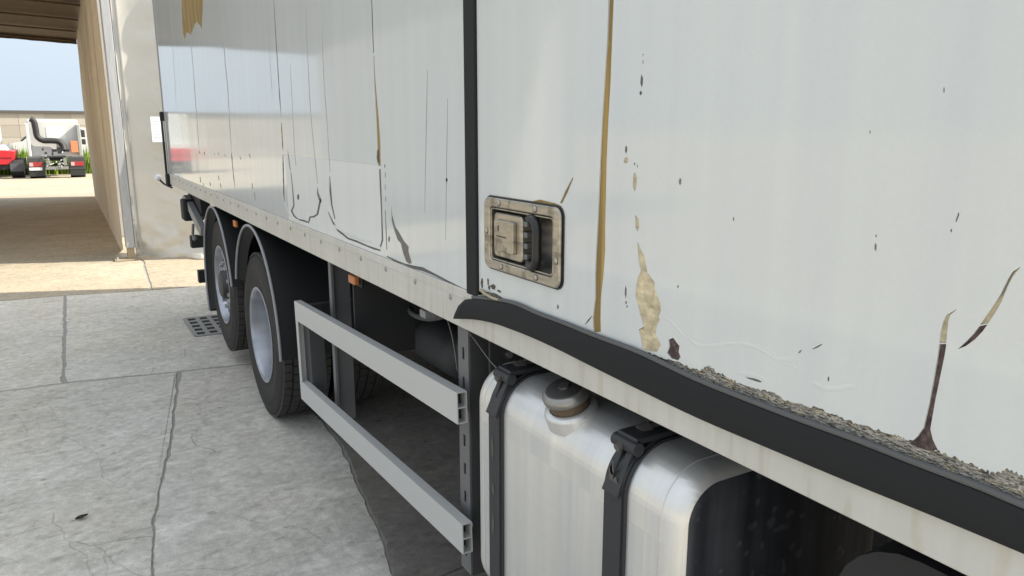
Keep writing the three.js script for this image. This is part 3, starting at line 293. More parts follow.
// tail: dark corner post, hinge rod, marker lamp on a stalk, under-run arm and lamp box
const blk = mat([0.008, 0.008, 0.0085], 0.65), dgrey = mat([0.022, 0.022, 0.022], 0.7), mgrey = mat([0.16, 0.16, 0.165], 0.55, { metalness: 0.3 });
const chrome = mat([0.75, 0.76, 0.78], 0.2, { metalness: 0.9 });
add('corner_post', bx(-0.006, 0.02, 1.24, TOP, ZR - 0.04, ZR - 0.001, 0.004), mat([0.3, 0.3, 0.3], 0.5, { metalness: 0.5 }), TR);
add('hinge_rod', [cyl([-0.022, 1.27, ZR - 0.03], [-0.022, 1.92, ZR - 0.03], 0.011, 0.011, 12), bx(-0.036, 0.01, 1.84, 1.93, ZR - 0.05, ZR, 0.01), bx(-0.036, 0.012, 1.21, 1.33, ZR - 0.05, ZR + 0.05, 0.01)], blk, TR);
add('marker_stalk', [tube([[0.0, 1.2, ZR + 0.1], [-0.05, 1.23, ZR - 0.1], [-0.09, 1.28, ZR - 0.16]], 0.01, 10, 6)], blk, TR);
{ const g = new THREE.SphereGeometry(0.035, 14, 10); g.translate(-0.09, 1.285, ZR - 0.16); add('marker_lamp', g, mat([0.8, 0.8, 0.8], 0.25), TR); }
add('under_run_arm', [slabZY([[-8.0, 1.24], [-7.2, 1.24], [-7.15, 1.0], [-7.35, 0.96], [-7.9, 1.12]], 0.2, 0.12), bx(0.1, 2.4, 0.62, 0.74, -7.95, -7.85, 0.01)], dgrey, TR);
add('under_run_bracket', [slabZY([[-7.9, 1.12], [-7.75, 1.15], [-6.85, 0.93], [-6.9, 0.86], [-7.1, 0.9]], 0.11, 0.06)], mat([0.35, 0.35, 0.34], 0.5, { metalness: 0.4 }), TR);
add('lamp_box', bx(0.02, 0.2, 0.92, 1.12, -7.75, -7.55, 0.02), blk, TR);
add('hook', tube([[0.03, 0.95, -7.05], [0.02, 0.85, -7.05], [0.02, 0.82, -6.98], [0.03, 0.86, -6.93]], 0.012, 14, 6), mgrey, TR);
// ------------------------------------------------------------------ running gear
const tyreT = tex(256, 256, (u, v, i, j) => { const g = fbm(u * 6, v * 20, 131, 4), f = hash(i, j, 1); const k = 0.75 + 0.6 * (g - 0.5) + 0.2 * (f - 0.5); return [62 * k, 59 * k, 55 * k]; });
const tyreM = mat([1, 1, 1], 0.85, { map: tyreT }), treadM = mat([0.055, 0.052, 0.048], 0.9), rimT = tex(256, 128, (u, v) => { const s = fbm(u * 30, v * 3, 141, 4), b = fbm(u * 5, v * 8, 142, 3); const L = 178 + (s - 0.5) * 46 + (b - 0.5) * 44; return [L - 2, L, L + 4]; }), rimM = mat([0.95, 0.96, 1.0], 0.38, { metalness: 0.65, map: rimT }), nutM = mat([0.4, 0.4, 0.4], 0.4, { metalness: 0.7 });
const R = 0.512, W = 0.30;
function tyreGeo() { return lathe([[0.285, 0.135], [0.30, 0.145], [0.325, 0.149], [0.33, 0.146], [0.37, 0.152], [0.405, 0.1555], [0.41, 0.152], [0.45, 0.151], [0.478, 0.145], [0.494, 0.132], [0.501, 0.12], [0.5015, -0.12], [0.494, -0.132], [0.45, -0.151], [0.37, -0.152], [0.30, -0.145], [0.285, -0.135]], 72); }
function treadGeo() { const gs = [], rows = 5, n = 58; for (let r = 0; r < rows; r++) for (let k = 0; k < n; k++) { const g = new THREE.BoxGeometry(0.045, 0.014, 2 * Math.PI * R / n * 0.86); g.rotateX(0); g.translate(0, R - 0.008, 0); const h = new THREE.Matrix4().makeRotationX((k + (r % 2) * 0.35) / n * 2 * Math.PI); g.applyMatrix4(h); g.translate(-0.112 + r * 0.056, 0, 0); gs.push(g); } return mergeGeometries(gs.map(prep)); }
const TG = tyreGeo(), DG = treadGeo();
function wheel(x, y, z, kind, name = 'wheel') {     // x: centre of the outer tyre
  const w = new THREE.Group(); w.name = name; w.position.set(x - ORG.x, y - ORG.y, z - ORG.z); TR.add(w);
  const keep = ORG; ORG = new THREE.Vector3();
  add('tyre', TG, tyreM, w); add('tread', DG, treadM, w).userData.kind = 'stuff';
  if (kind === 'dual') {
    add('rim', lathe([[0.287, 0.138], [0.3, 0.147], [0.298, 0.15], [0.285, 0.149], [0.272, 0.13], [0.262, 0.06], [0.255, -0.02], [0.245, -0.06], [0.2, -0.085], [0.15, -0.095], [0.0, -0.095]]), rimM, w);
    add('hub', lathe([[0.0, 0.02], [0.085, 0.02], [0.1, 0.0], [0.115, -0.06], [0.115, -0.1]]), mat([0.22, 0.22, 0.22], 0.5, { metalness: 0.5 }), w);
    for (let k = 0; k < 10; k++) { const a = k / 10 * 6.283; add('wheel_nut', cyl([0.098, Math.cos(a) * 0.168, Math.sin(a) * 0.168], [0.06, Math.cos(a) * 0.168, Math.sin(a) * 0.168], 0.017, 0.015, 6), nutM, w); }
    const t2 = TG.clone(); t2.translate(0.34, 0, 0); add('inner_tyre', t2, tyreM, w); const d2 = DG.clone(); d2.translate(0.34, 0, 0); add('inner_tread', d2, treadM, w).userData.kind = 'stuff';
  } else {
    add('rim', lathe([[0.287, 0.138], [0.3, 0.147], [0.298, 0.15], [0.285, 0.149], [0.275, 0.12], [0.262, 0.085], [0.245, 0.085], [0.2, 0.105], [0.13, 0.115], [0.0, 0.115]]), rimM, w);
    add('hub', lathe([[0.0, 0.165], [0.085, 0.163], [0.105, 0.15], [0.115, 0.11]]), mat([0.03, 0.03, 0.031], 0.5), w);
    for (let k = 0; k < 10; k++) { const a = k / 10 * 6.283; add('wheel_nut', cyl([-0.105, Math.cos(a) * 0.168, Math.sin(a) * 0.168], [-0.14, Math.cos(a) * 0.168, Math.sin(a) * 0.168], 0.018, 0.016, 6), nutM, w); const b = a + 0.314; add('hand_hole', cyl([-0.08, Math.cos(b) * 0.215, Math.sin(b) * 0.215], [-0.102, Math.cos(b) * 0.215, Math.sin(b) * 0.215], 0.038, 0.038, 16), blk, w); }
  }
  ORG = keep; return w;
}
const ZD = -4.65, ZT = -5.93;
wheel(0.2, R, ZD, 'dual'); wheel(0.2, R + 0.09, ZT, 'single'); wheel(0.3, R, 0.12, 'single', 'steer_wheel');
for (const [y, z, k] of [[R, ZD, 'dual'], [R + 0.09, ZT, 'single'], [R, 0.12, 'single']]) wheel(2.35, y, z, k).rotation.y = Math.PI;
for (const [z, y] of [[ZD, R], [ZT, R + 0.09], [0.12, R]]) add('axle', [cyl([0.45, y, z], [2.1, y, z], 0.08), bx(0.75, 1.8, y - 0.12, y + 0.12, z - 0.13, z + 0.13, 0.05)], dgrey, TR);
// mudguards: curved shells with a rolled grey lip
function mudguard(zc, yc, rz, ry, a0, a1, x0, x1, wob = 0) {
  const f = (t) => { const a = a0 + (a1 - a0) * t; let c = Math.cos(a), s = Math.sin(a); return [yc + s * ry, zc + c * rz]; };
  const g = add('mudguard', [grid(40, 6, (u, v) => { const [y, z] = f(u); return [x0 + (x1 - x0) * v, y, z]; })], mat([0.012, 0.0125, 0.0135], 0.55), TR);
  const pts = []; for (let i = 0; i <= 30; i++) { const [y, z] = f(i / 30); pts.push([x0, y, z]); }
  add('rolled_lip', tube(pts, 0.0085, 70, 6), mat([0.28, 0.285, 0.29], 0.45), g);
  const inner = []; add('inner_skirt', grid(40, 3, (u, v) => { const [y, z] = f(u); const k = 1 - 0.08 * v; return [x0 + 0.004 + 0.05 * v, yc + (y - yc) * k, zc + (z - zc) * k]; }), blk, g);
}
mudguard(-4.5, 0.56, 0.575, 0.65, -0.02, 2.75, 0.0, 0.62); mudguard(-5.77, 0.56, 0.575, 0.65, 0.25, 3.5, 0.0, 0.42);
{ const q = [[-0.655, 0.3], [-0.655, 1.03]]; for (let k = 0; k <= 6; k++) { const a = Math.PI - k / 6 * Math.PI / 2; q.push([-0.525 + 0.13 * Math.cos(a), 1.03 + 0.13 * Math.sin(a)]); } q.push([0.7, 1.16], [0.7, 0.9], [0.62, 0.75]); for (let k = 0; k <= 10; k++) { const a = 0.3 + k / 10 * 2.5; q.push([0.12 + 0.56 * Math.cos(a), 0.51 + 0.56 * Math.sin(a)]); } q.push([-0.5, 0.3]);
  add('cab_mudguard', slabZY(q, 0.62, 0.09), mat([0.02, 0.02, 0.021], 0.75), TR); }
add('mud_flap', bx(0.02, 0.42, 0.3, 0.75, -6.42, -6.405), blk, TR);
add('flap_bracket', bx(-0.03, 0.05, 0.52, 0.62, -6.6, -6.52), blk, TR);
// chassis
add('frame_rail', [bx(0.85, 0.93, 0.82, 1.1, -8.0, 1.5)], dgrey, TR); add('frame_rail', [bx(1.62, 1.7, 0.82, 1.1, -8.0, 1.5)], dgrey, TR);
for (let k = 0; k < 15; k++) { const z = -7.9 + k * 0.6; add('cross_member', bx(0.4, 2.49, 1.13, 1.225, z, z + 0.06), dgrey, TR); }
add('floor', bx(0.01, 2.545, 1.2255, 1.3, ZR, ZF), dgrey, TR);
add('added_offside_blocker', bx(2.5, 2.54, 0.1, 1.225, -3.8, -0.7), blk, TR); add('added_offside_blocker', bx(2.5, 2.54, 0.2, 1.225, -8.1, -6.5), blk, TR); add('added_offside_blocker', bx(2.5, 2.54, 0.55, 1.225, -6.49, -3.81), blk, TR);  // unseen far-side panels, added to keep light off the ground under the truck
add('added_blocking_box', bx(1.75, 2.5, 0.35, 1.12, -3.7, -0.6, 0.02), blk, TR);  // unseen black box, added to block light coming in from the far side
add('air_tank', (() => { const g = new THREE.CapsuleGeometry(0.13, 0.7, 6, 20); g.rotateX(Math.PI / 2); g.translate(0.68, 0.78, -2.55); return g; })(), mat([0.06, 0.06, 0.062], 0.5), TR);
add('air_tank', (() => { const g = new THREE.CapsuleGeometry(0.12, 0.5, 6, 20); g.rotateX(Math.PI / 2); g.translate(0.72, 0.66, -3.45); return g; })(), mat([0.05, 0.05, 0.052], 0.5), TR);
add('battery_cover', bx(0.5, 0.84, 0.72, 1.08, -3.9, -3.55, 0.03), mat([0.035, 0.035, 0.036], 0.6), TR);
add('brake_hose', tube([[0.3, 1.12, -2.35], [0.25, 1.06, -2.5], [0.28, 1.02, -2.8], [0.5, 1.0, -3.2]], 0.011, 30, 6), mat([0.12, 0.12, 0.12], 0.6), TR);
add('hose_clip', bx(0.2, 0.27, 1.07, 1.1, -2.52, -2.47, 0.005), mat([0.4, 0.4, 0.4], 0.5), TR);
// middle post of the side guard, the marker lamp on its plate
add('guard_post', [bx(0.085, 0.1, 0.42, 1.225, -3.27, -3.235, 0.003), bx(0.1, 0.18, 0.42, 1.225, -3.27, -3.262)], mat([0.17, 0.17, 0.175], 0.5, { metalness: 0.2 }), TR);
add('lamp_plate', bx(0.06, 0.32, 0.84, 1.225, -2.86, -2.85), mat([0.03, 0.03, 0.03], 0.6), TR);
const ml = add('side_marker', bx(0.035, 0.06, 1.16, 1.198, -2.84, -2.765, 0.008), mat([0.5, 0.17, 0.05], 0.3), TR); add('marker_base', bx(0.06, 0.07, 1.15, 1.206, -2.86, -2.75, 0.004), blk, ml);
const m2 = add('side_marker', bx(0.03, 0.05, 1.13, 1.175, -5.18, -5.1, 0.008), mat([0.62, 0.2, 0.045], 0.3), TR);
// slotted upright by the tank with its dark plate
{
  const s = new THREE.Shape([[-1.905, 0.42], [-1.84, 0.42], [-1.84, 1.226], [-1.905, 1.226]].map(([z, y]) => new THREE.Vector2(z, y)));
  for (let k = 0; k < 8; k++) { const y = 0.47 + k * 0.09; const h = new THREE.Path(); h.moveTo(-1.879, y); h.lineTo(-1.866, y); h.lineTo(-1.866, y + 0.036); h.lineTo(-1.879, y + 0.036); s.holes.push(h); }
  const g = new THREE.ExtrudeGeometry(s, { depth: 0.004, bevelEnabled: false }); g.rotateY(-Math.PI / 2); g.translate(0.06, 0, 0);
  add('slotted_post', [prep(g), bx(0.06, 0.12, 0.42, 1.226, -1.909, -1.905)], mat([0.17, 0.172, 0.175], 0.5, { metalness: 0.35 }), TR);
  add('post_flange', bx(0.06, 0.12, 0.42, 1.226, -1.8395, -1.835), mat([0.05, 0.05, 0.05], 0.6), TR); add('post_backing', bx(0.121, 0.124, 0.42, 1.226, -1.9, -1.845), blk, TR);
  const pl = add('bracket_plate', bx(0.1, 0.62, 0.6, 1.226, -1.80, -1.79), mat([0.045, 0.045, 0.046], 0.55), TR);
  for (const [x, y] of [[0.16, 1.12], [0.29, 1.1], [0.16, 0.8]]) add('bolt_head', cyl([x, y, -1.791], [x, y, -1.78], 0.011, 0.01, 8), chrome, pl);
  add('wire', tube([[0.02, 1.225, -1.8], [0.05, 1.18, -1.79], [0.07, 1.12, -1.7], [0.06, 1.145, -1.62]], 0.0022, 30, 5), mgrey, TR);
  add('wire', tube([[0.03, 1.226, -1.93], [0.05, 1.15, -1.93], [0.06, 1.05, -1.92]], 0.002, 20, 5), mgrey, TR);
}
// ------------------------------------------------------------------ side guard: two hollow rails on a bent end frame
{
  const sg = new THREE.Group(); sg.name = 'side_guard'; TR.add(sg);
  const gm = mat([0.56, 0.56, 0.545], 0.42, { metalness: 0.3 });
  const hollow = (yb, yt, z0, z1) => { const H = yt - yb, t = 0.0035, D = 0.032, s = new THREE.Shape([[0, 0], [D, 0], [D, H], [0, H]].map((q) => new THREE.Vector2(...q)));
    for (const [a, b] of [[t, H * 0.5 - t / 2], [H * 0.5 + t / 2, H - t]]) { const h = new THREE.Path([[t, a], [D - t, a], [D - t, b], [t, b]].map((q) => new THREE.Vector2(...q))); s.holes.push(h); }
    const g = new THREE.ExtrudeGeometry(s, { depth: z1 - z0, bevelEnabled: false }); g.translate(-0.004, yb, z0); return g; };
  const tilt = (g) => { g.translate(0, -0.951, 3.553); g.rotateX(-0.0455); g.translate(0, 0.951, -3.553); return g; };
  const L = 1.757;
  add('rail', tilt(hollow(0.951 - 0.093, 0.951, -3.548, -3.553 + L)), gm, sg); add('rail', tilt(hollow(0.951 - 0.487, 0.951 - 0.394, -3.548, -3.553 + L + 0.004)), gm, sg);
  for (const [a, b] of [[0.089, 0.004], [0.483, 0.398]]) add('hollow_shade', tilt(bx(0.0, 0.0245, 0.951 - a, 0.951 - b, -1.85, -1.83)), blk, sg);  // black inserts put in for the shade inside the hollow rail ends
  add('end_frame', [tilt(bx(-0.0035, 0.0, 0.951 - 0.394, 0.951 - 0.093, -3.551, -3.515)), tilt(bx(-0.0035, 0.03, 0.951 - 0.487, 0.951, -3.553, -3.549))], gm, sg);
  add('inner_channel', [tilt(bx(0.03, 0.034, 0.951 - 0.48, 0.951 - 0.01, -3.55, -3.45)), tilt(bx(0.034, 0.1, 0.951 - 0.48, 0.951 - 0.01, -3.454, -3.45))], mat([0.1, 0.1, 0.105], 0.45, { metalness: 0.4 }), sg);
  add('support_arm', [tilt(bx(0.03, 0.7, 0.88, 0.94, -3.5, -3.45))], dgrey, sg);
  for (const yy of [-0.05, -0.44]) add('carriage_bolt', tilt(cyl([0.034, 0.951 + yy, -1.86], [0.06, 0.951 + yy, -1.86], 0.012, 0.012, 8)), chrome, sg);
}
// ------------------------------------------------------------------ fuel tank
{
  const tg = new THREE.Group(); tg.name = 'fuel_tank'; TR.add(tg);
  const rrect = (e) => { const s = new THREE.Shape(), x0 = 0 - e, x1 = 0.62 + e, y0 = 0.49 - e, y1 = 1.142 + e, r = 0.10 + e; s.moveTo(x0 + r, y0); s.lineTo(x1 - r, y0); s.absarc(x1 - r, y0 + r, r, -Math.PI / 2, 0); s.lineTo(x1, y1 - r); s.absarc(x1 - r, y1 - r, r, 0, Math.PI / 2); s.lineTo(x0 + r, y1); s.absarc(x0 + r, y1 - r, r, Math.PI / 2, Math.PI); s.lineTo(x0, y0 + r); s.absarc(x0 + r, y0 + r, r, Math.PI, Math.PI * 1.5); return s; };
  const tankT = tex(1024, 512, (u, v, i, j) => { const x = u * 1, y = v * 1; const st = fbm(x * 60, y * 2, 151, 4), w = fbm(x * 16, y * 1.2, 152, 3), b = fbm(x * 5, y * 4, 153, 4), g = fbm(x * 3, y * 160, 154, 2), sc = smooth(0.7, 0.76, fbm(x * 9, y * 70, 155, 2)); const L = 222 + (st - 0.5) * 16 + (w - 0.5) * 20 + (b - 0.5) * 14 + (g - 0.5) * 3; return [L, L - 1 - (w - 0.5) * 4, L - 4 - (w - 0.5) * 12]; });
  const am = mat([0.98, 0.98, 0.975], 0.38, { metalness: 0.6, map: tankT });
  const ring = (e, z0, z1, inner) => { const s = rrect(e), h = rrect(inner); s.holes.push(new THREE.Path(h.getPoints(10))); const g = new THREE.ExtrudeGeometry(s, { depth: z1 - z0, bevelEnabled: false, curveSegments: 12 }); g.translate(0, 0, z0); return g; };
  let g = new THREE.ExtrudeGeometry(rrect(-0.045), { depth: 0.70, bevelEnabled: true, bevelThickness: 0.05, bevelSize: 0.045, bevelSegments: 7, curveSegments: 14 }); g.translate(0, 0, -1.655);
  g = toCreasedNormals(g, 0.7); const p = g.attributes.position, uv = g.attributes.uv, n = g.attributes.normal; for (let i = 0; i < p.count; i++) { const s = Math.abs(n.getZ(i)) > 0.8; uv.setXY(i, s ? p.getX(i) : p.getZ(i), p.getY(i) + (Math.abs(n.getY(i)) > 0.8 ? p.getX(i) : 0)); }
  { const grimeShadeT = tex(256, 256, (u, v, i, j) => { const s = fbm(u * 22, v * 2, 171, 4), b = fbm(u * 5, v * 5, 172, 4), sp = smooth(0.72, 0.8, fbm(u * 30, v * 26, 173, 2)); const L = 62 + (s - 0.5) * 60 + (b - 0.5) * 40 + sp * 26; return [L - 3, L, L + 6]; });  // dark tank end: shade painted into the colour, with streaks and spots of grime
    const take = (end) => { const o = new THREE.BufferGeometry(); for (const k of ['position', 'normal', 'uv']) { const a = g.attributes[k], r = []; for (let t = 0; t < a.count; t += 3) { const nz = (n.getZ(t) + n.getZ(t + 1) + n.getZ(t + 2)) / 3; if ((nz > 0.9) === end) for (let q = 0; q < 3; q++) for (let e = 0; e < a.itemSize; e++) r.push(a.array[(t + q) * a.itemSize + e]); } o.setAttribute(k, new THREE.Float32BufferAttribute(r, a.itemSize)); } return o; };
    add('shell', take(false), am, tg); add('shaded_grimy_end', take(true), mat([1, 1, 1], 0.45, { metalness: 0.4, map: rep(grimeShadeT, 1.5, 1.5) }), tg); }
  add('weld_seam', [ring(0.0015, -1.648, -1.643, -0.004), ring(0.0015, -0.96, -0.955, -0.004)], am, tg);
    const strapM = mat([0.028, 0.029, 0.032], 0.5), wornM = mat([0.12, 0.11, 0.1], 0.6, { metalness: 0.3 });
  for (const zc of [-1.572, -1.085]) {
    const st = add('strap', [ring(0.006, zc - 0.034, zc + 0.034, 0.0012), ring(0.0105, zc - 0.027, zc + 0.027, 0.0055)], strapM, tg);
    // slotted tension plate on the shoulder and the T-bolt behind it
    const s = new THREE.Shape([[-0.022, 0], [0.022, 0], [0.02, 0.095], [0.008, 0.112], [-0.008, 0.112], [-0.02, 0.095]].map((q) => new THREE.Vector2(...q))); s.holes.push(new THREE.Path([[-0.008, 0.045], [0.008, 0.045], [0.008, 0.09], [-0.008, 0.09]].map((q) => new THREE.Vector2(...q))));
    const pg = new THREE.ExtrudeGeometry(s, { depth: 0.006, bevelEnabled: true, bevelSize: 0.002, bevelThickness: 0.002, bevelSegments: 1 }); pg.rotateY(-Math.PI / 2); pg.rotateZ(-0.42); pg.translate(-0.014, 1.045, zc);
    add('tension_plate', pg, strapM, st);
    add('strap_hinge', [cyl([0.022, 1.141, zc - 0.036], [0.022, 1.141, zc + 0.036], 0.014, 0.014, 12), bx(0.02, 0.2, 1.148, 1.162, zc - 0.03, zc + 0.03, 0.004)], strapM, st);
    add('tension_bolt', [cyl([0.0, 1.135, zc - 0.006], [0.12, 1.168, zc - 0.006], 0.009, 0.009, 10), cyl([0.06, 1.152, zc - 0.006], [0.082, 1.158, zc - 0.006], 0.018, 0.018, 6)], wornM, st);
    for (let k = 0; k < 4; k++) { const y = zc < -1.3 ? 1.06 - k * 0.1 - 0.05 * hash(k, 1, 1) : 1.07 + 0.012 * k, h = 0.008 + 0.034 * hash(k, 2, 1), zz = zc + (hash(k, 3, 1) - 0.3) * 0.03; if (zc > -1.3 && k > 2) break; const q = []; for (let j = 0; j < 9; j++) { const t = j / 9 * 6.283, r = 0.6 + 0.7 * hash(j, k, 9); q.push([zz + Math.cos(t) * 0.007 * r, y + Math.sin(t) * h * r]); } add('worn_patch', sheetZY(q, -0.0118), wornM, st); }
  }
  // filler neck and cap, leaning outwards on the shoulder
  const ax = new THREE.Vector3(-0.34, 0.94, 0.02).normalize(), base = new THREE.Vector3(0.068, 1.078, -1.318), at = (t) => base.clone().addScaledVector(ax, t).toArray();
  const lat = (pts) => { const q = new THREE.LatheGeometry(pts.map(([r, a]) => new THREE.Vector2(r, a)), 40); q.applyQuaternion(new THREE.Quaternion().setFromUnitVectors(new THREE.Vector3(0, 1, 0), ax)); q.translate(base.x, base.y, base.z); return q; };
  add('filler_collar', lat([[0.062, 0.03], [0.063, 0.06], [0.059, 0.067], [0.048, 0.069]]), am, tg);
  add('filler_neck', lat([[0.046, 0.02], [0.046, 0.105]]), mat([0.13, 0.095, 0.06], 0.55, { metalness: 0.3 }), tg);
  const cap = add('filler_cap', lat([[0.048, 0.091], [0.0545, 0.093], [0.0555, 0.1], [0.0545, 0.107], [0.051, 0.109], [0.05, 0.113], [0.046, 0.116], [0.0, 0.1165]]), mat([0.3, 0.29, 0.27], 0.35, { metalness: 0.75 }), tg);
  add('cap_face', lat([[0.0, 0.1185], [0.04, 0.1183], [0.044, 0.1165]]), mat([0.035, 0.032, 0.03], 0.5), cap);
  add('lock_cover', cyl(at(0.118), at(0.1235), 0.014, 0.013, 14), mat([0.1, 0.1, 0.1], 0.4, { metalness: 0.5 }), cap);
}
// ------------------------------------------------------------------ recessed lock and handle on the door
{
  const hg = new THREE.Group(); hg.name = 'door_lock'; TR.add(hg);
  const ss = tex(256, 256, (u, v, i, j) => { const g = fbm(u * 5, v * 40, 161, 3), d = smooth(0.5, 0.72, fbm(u * 7, v * 7, 162, 4)), f = hash(i, j, 9); const k = 1 + (g - 0.5) * 0.2 + (f - 0.5) * 0.06 - d * 0.2; return [196 * k, 190 * k, 178 * k]; });
  const sm = mat([0.74, 0.735, 0.72], 0.3, { metalness: 0.8, map: ss }), dk = mat([0.02, 0.02, 0.02], 0.4);
  const z0 = -1.618, z1 = -1.286, y0 = 1.420, y1 = 1.593;
  const ro = (a, b, c, d, r) => { const s = new THREE.Shape(); s.moveTo(a + r, c); s.lineTo(b - r, c); s.absarc(b - r, c + r, r, -Math.PI / 2, 0); s.lineTo(b, d - r); s.absarc(b - r, d - r, r, 0, Math.PI / 2); s.lineTo(a + r, d); s.absarc(a + r, d - r, r, Math.PI / 2, Math.PI); s.lineTo(a, c + r); s.absarc(a + r, c + r, r, Math.PI, 1.5 * Math.PI); return s; };
  const ex = (s, x0, x1, bev = 0.002) => { const g = new THREE.ExtrudeGeometry(s, { depth: x0 - x1 - 2 * bev, bevelEnabled: bev > 0, bevelThickness: bev, bevelSize: bev, bevelOffset: -bev, bevelSegments: 3, curveSegments: 8 }); g.rotateY(-Math.PI / 2); g.translate(x0 - bev, 0, 0); const u = g.attributes.uv, p = g.attributes.position; for (let i = 0; i < u.count; i++) u.setXY(i, p.getZ(i) * 4, p.getY(i) * 4); return g; };
  const fr = ro(z0, z1, y0, y1, 0.022); fr.holes.push(new THREE.Path(ro(z0 + 0.029, z1 - 0.026, y0 + 0.022, y1 - 0.022, 0.012).getPoints(8)));
  const gk = ro(z0 - 0.004, z1 + 0.004, y0 - 0.004, y1 + 0.004, 0.025); gk.holes.push(new THREE.Path(ro(z0 + 0.026, z1 - 0.024, y0 + 0.02, y1 - 0.02, 0.012).getPoints(8)));
  add('gasket', ex(gk, 0.0, -0.0025, 0.0005), dk, hg);
  add('frame', ex(fr, -0.0022, -0.010, 0.0035), sm, hg);
  const ir = ro(z0 + 0.0305, z1 - 0.0275, y0 + 0.0235, y1 - 0.0235, 0.011); ir.holes.push(new THREE.Path(ro(z0 + 0.034, z1 - 0.031, y0 + 0.027, y1 - 0.027, 0.009).getPoints(8)));
  add('pan_wall', ex(ir, 0.047, -0.0075, 0.001), sm, hg);
  add('pan', ex(ro(z0 + 0.031, z1 - 0.028, y0 + 0.024, y1 - 0.024, 0.01), 0.049, 0.036, 0.001), mat([0.16, 0.155, 0.145], 0.35, { metalness: 0.6 }), hg);
  add('lock_body', ex(ro(z0 + 0.04, z0 + 0.172, y0 + 0.032, y1 - 0.034, 0.012), 0.035, -0.004, 0.004), sm, hg);
  const lc = add('lock_cover', ex(ro(z0 + 0.056, z0 + 0.146, y0 + 0.048, y1 - 0.05, 0.006), -0.004, -0.013, 0.002), sm, hg);
  add('key_slot', ex(ro(z0 + 0.074, z0 + 0.08, 1.516, 1.53, 0.002), -0.013, -0.0136, 0.0002), dk, lc); add('engraved_line', ex(ro(z0 + 0.068, z0 + 0.113, 1.503, 1.506, 0.001), -0.013, -0.0135, 0.0001), dk, lc);
  for (let k = 0; k < 4; k++) add('latch_tooth', ex(ro(z0 + 0.174, z0 + 0.19, y0 + 0.042 + k * 0.025, y0 + 0.054 + k * 0.025, 0.003), 0.02, -0.002, 0.001), mgrey, hg);
  add('grip', tube([[0.012, y1 - 0.036, z0 + 0.178], [0.0, y1 - 0.035, z0 + 0.2], [-0.008, y1 - 0.036, z0 + 0.228], [-0.011, y1 - 0.05, z0 + 0.244], [-0.012, (y0 + y1) / 2, z0 + 0.247], [-0.011, y0 + 0.049, z0 + 0.244], [-0.008, y0 + 0.034, z0 + 0.226], [0.0, y0 + 0.033, z0 + 0.2], [0.012, y0 + 0.034, z0 + 0.178]], 0.011, 60, 10), mat([0.012, 0.012, 0.0125], 0.35), hg);
  for (const [z, y] of [[z0 + 0.075, y1 - 0.011], [z0 + 0.235, y1 - 0.011], [z0 + 0.085, y0 + 0.011], [z0 + 0.24, y0 + 0.011], [z0 + 0.014, y0 + 0.09], [z1 - 0.012, y0 + 0.06]]) { const g = new THREE.SphereGeometry(0.0075, 12, 8); g.scale(0.6, 1, 1); g.translate(-0.0112, y, z); add('rivet', g, sm, hg); }
  add('sealant_smear', sheetZY([[z0 + 0.2, y1 + 0.002], [z0 + 0.24, y1 + 0.01], [z0 + 0.3, y1 + 0.007], [z1 - 0.005, y1 + 0.002]], -0.0012), BACK.gold, hg);
}
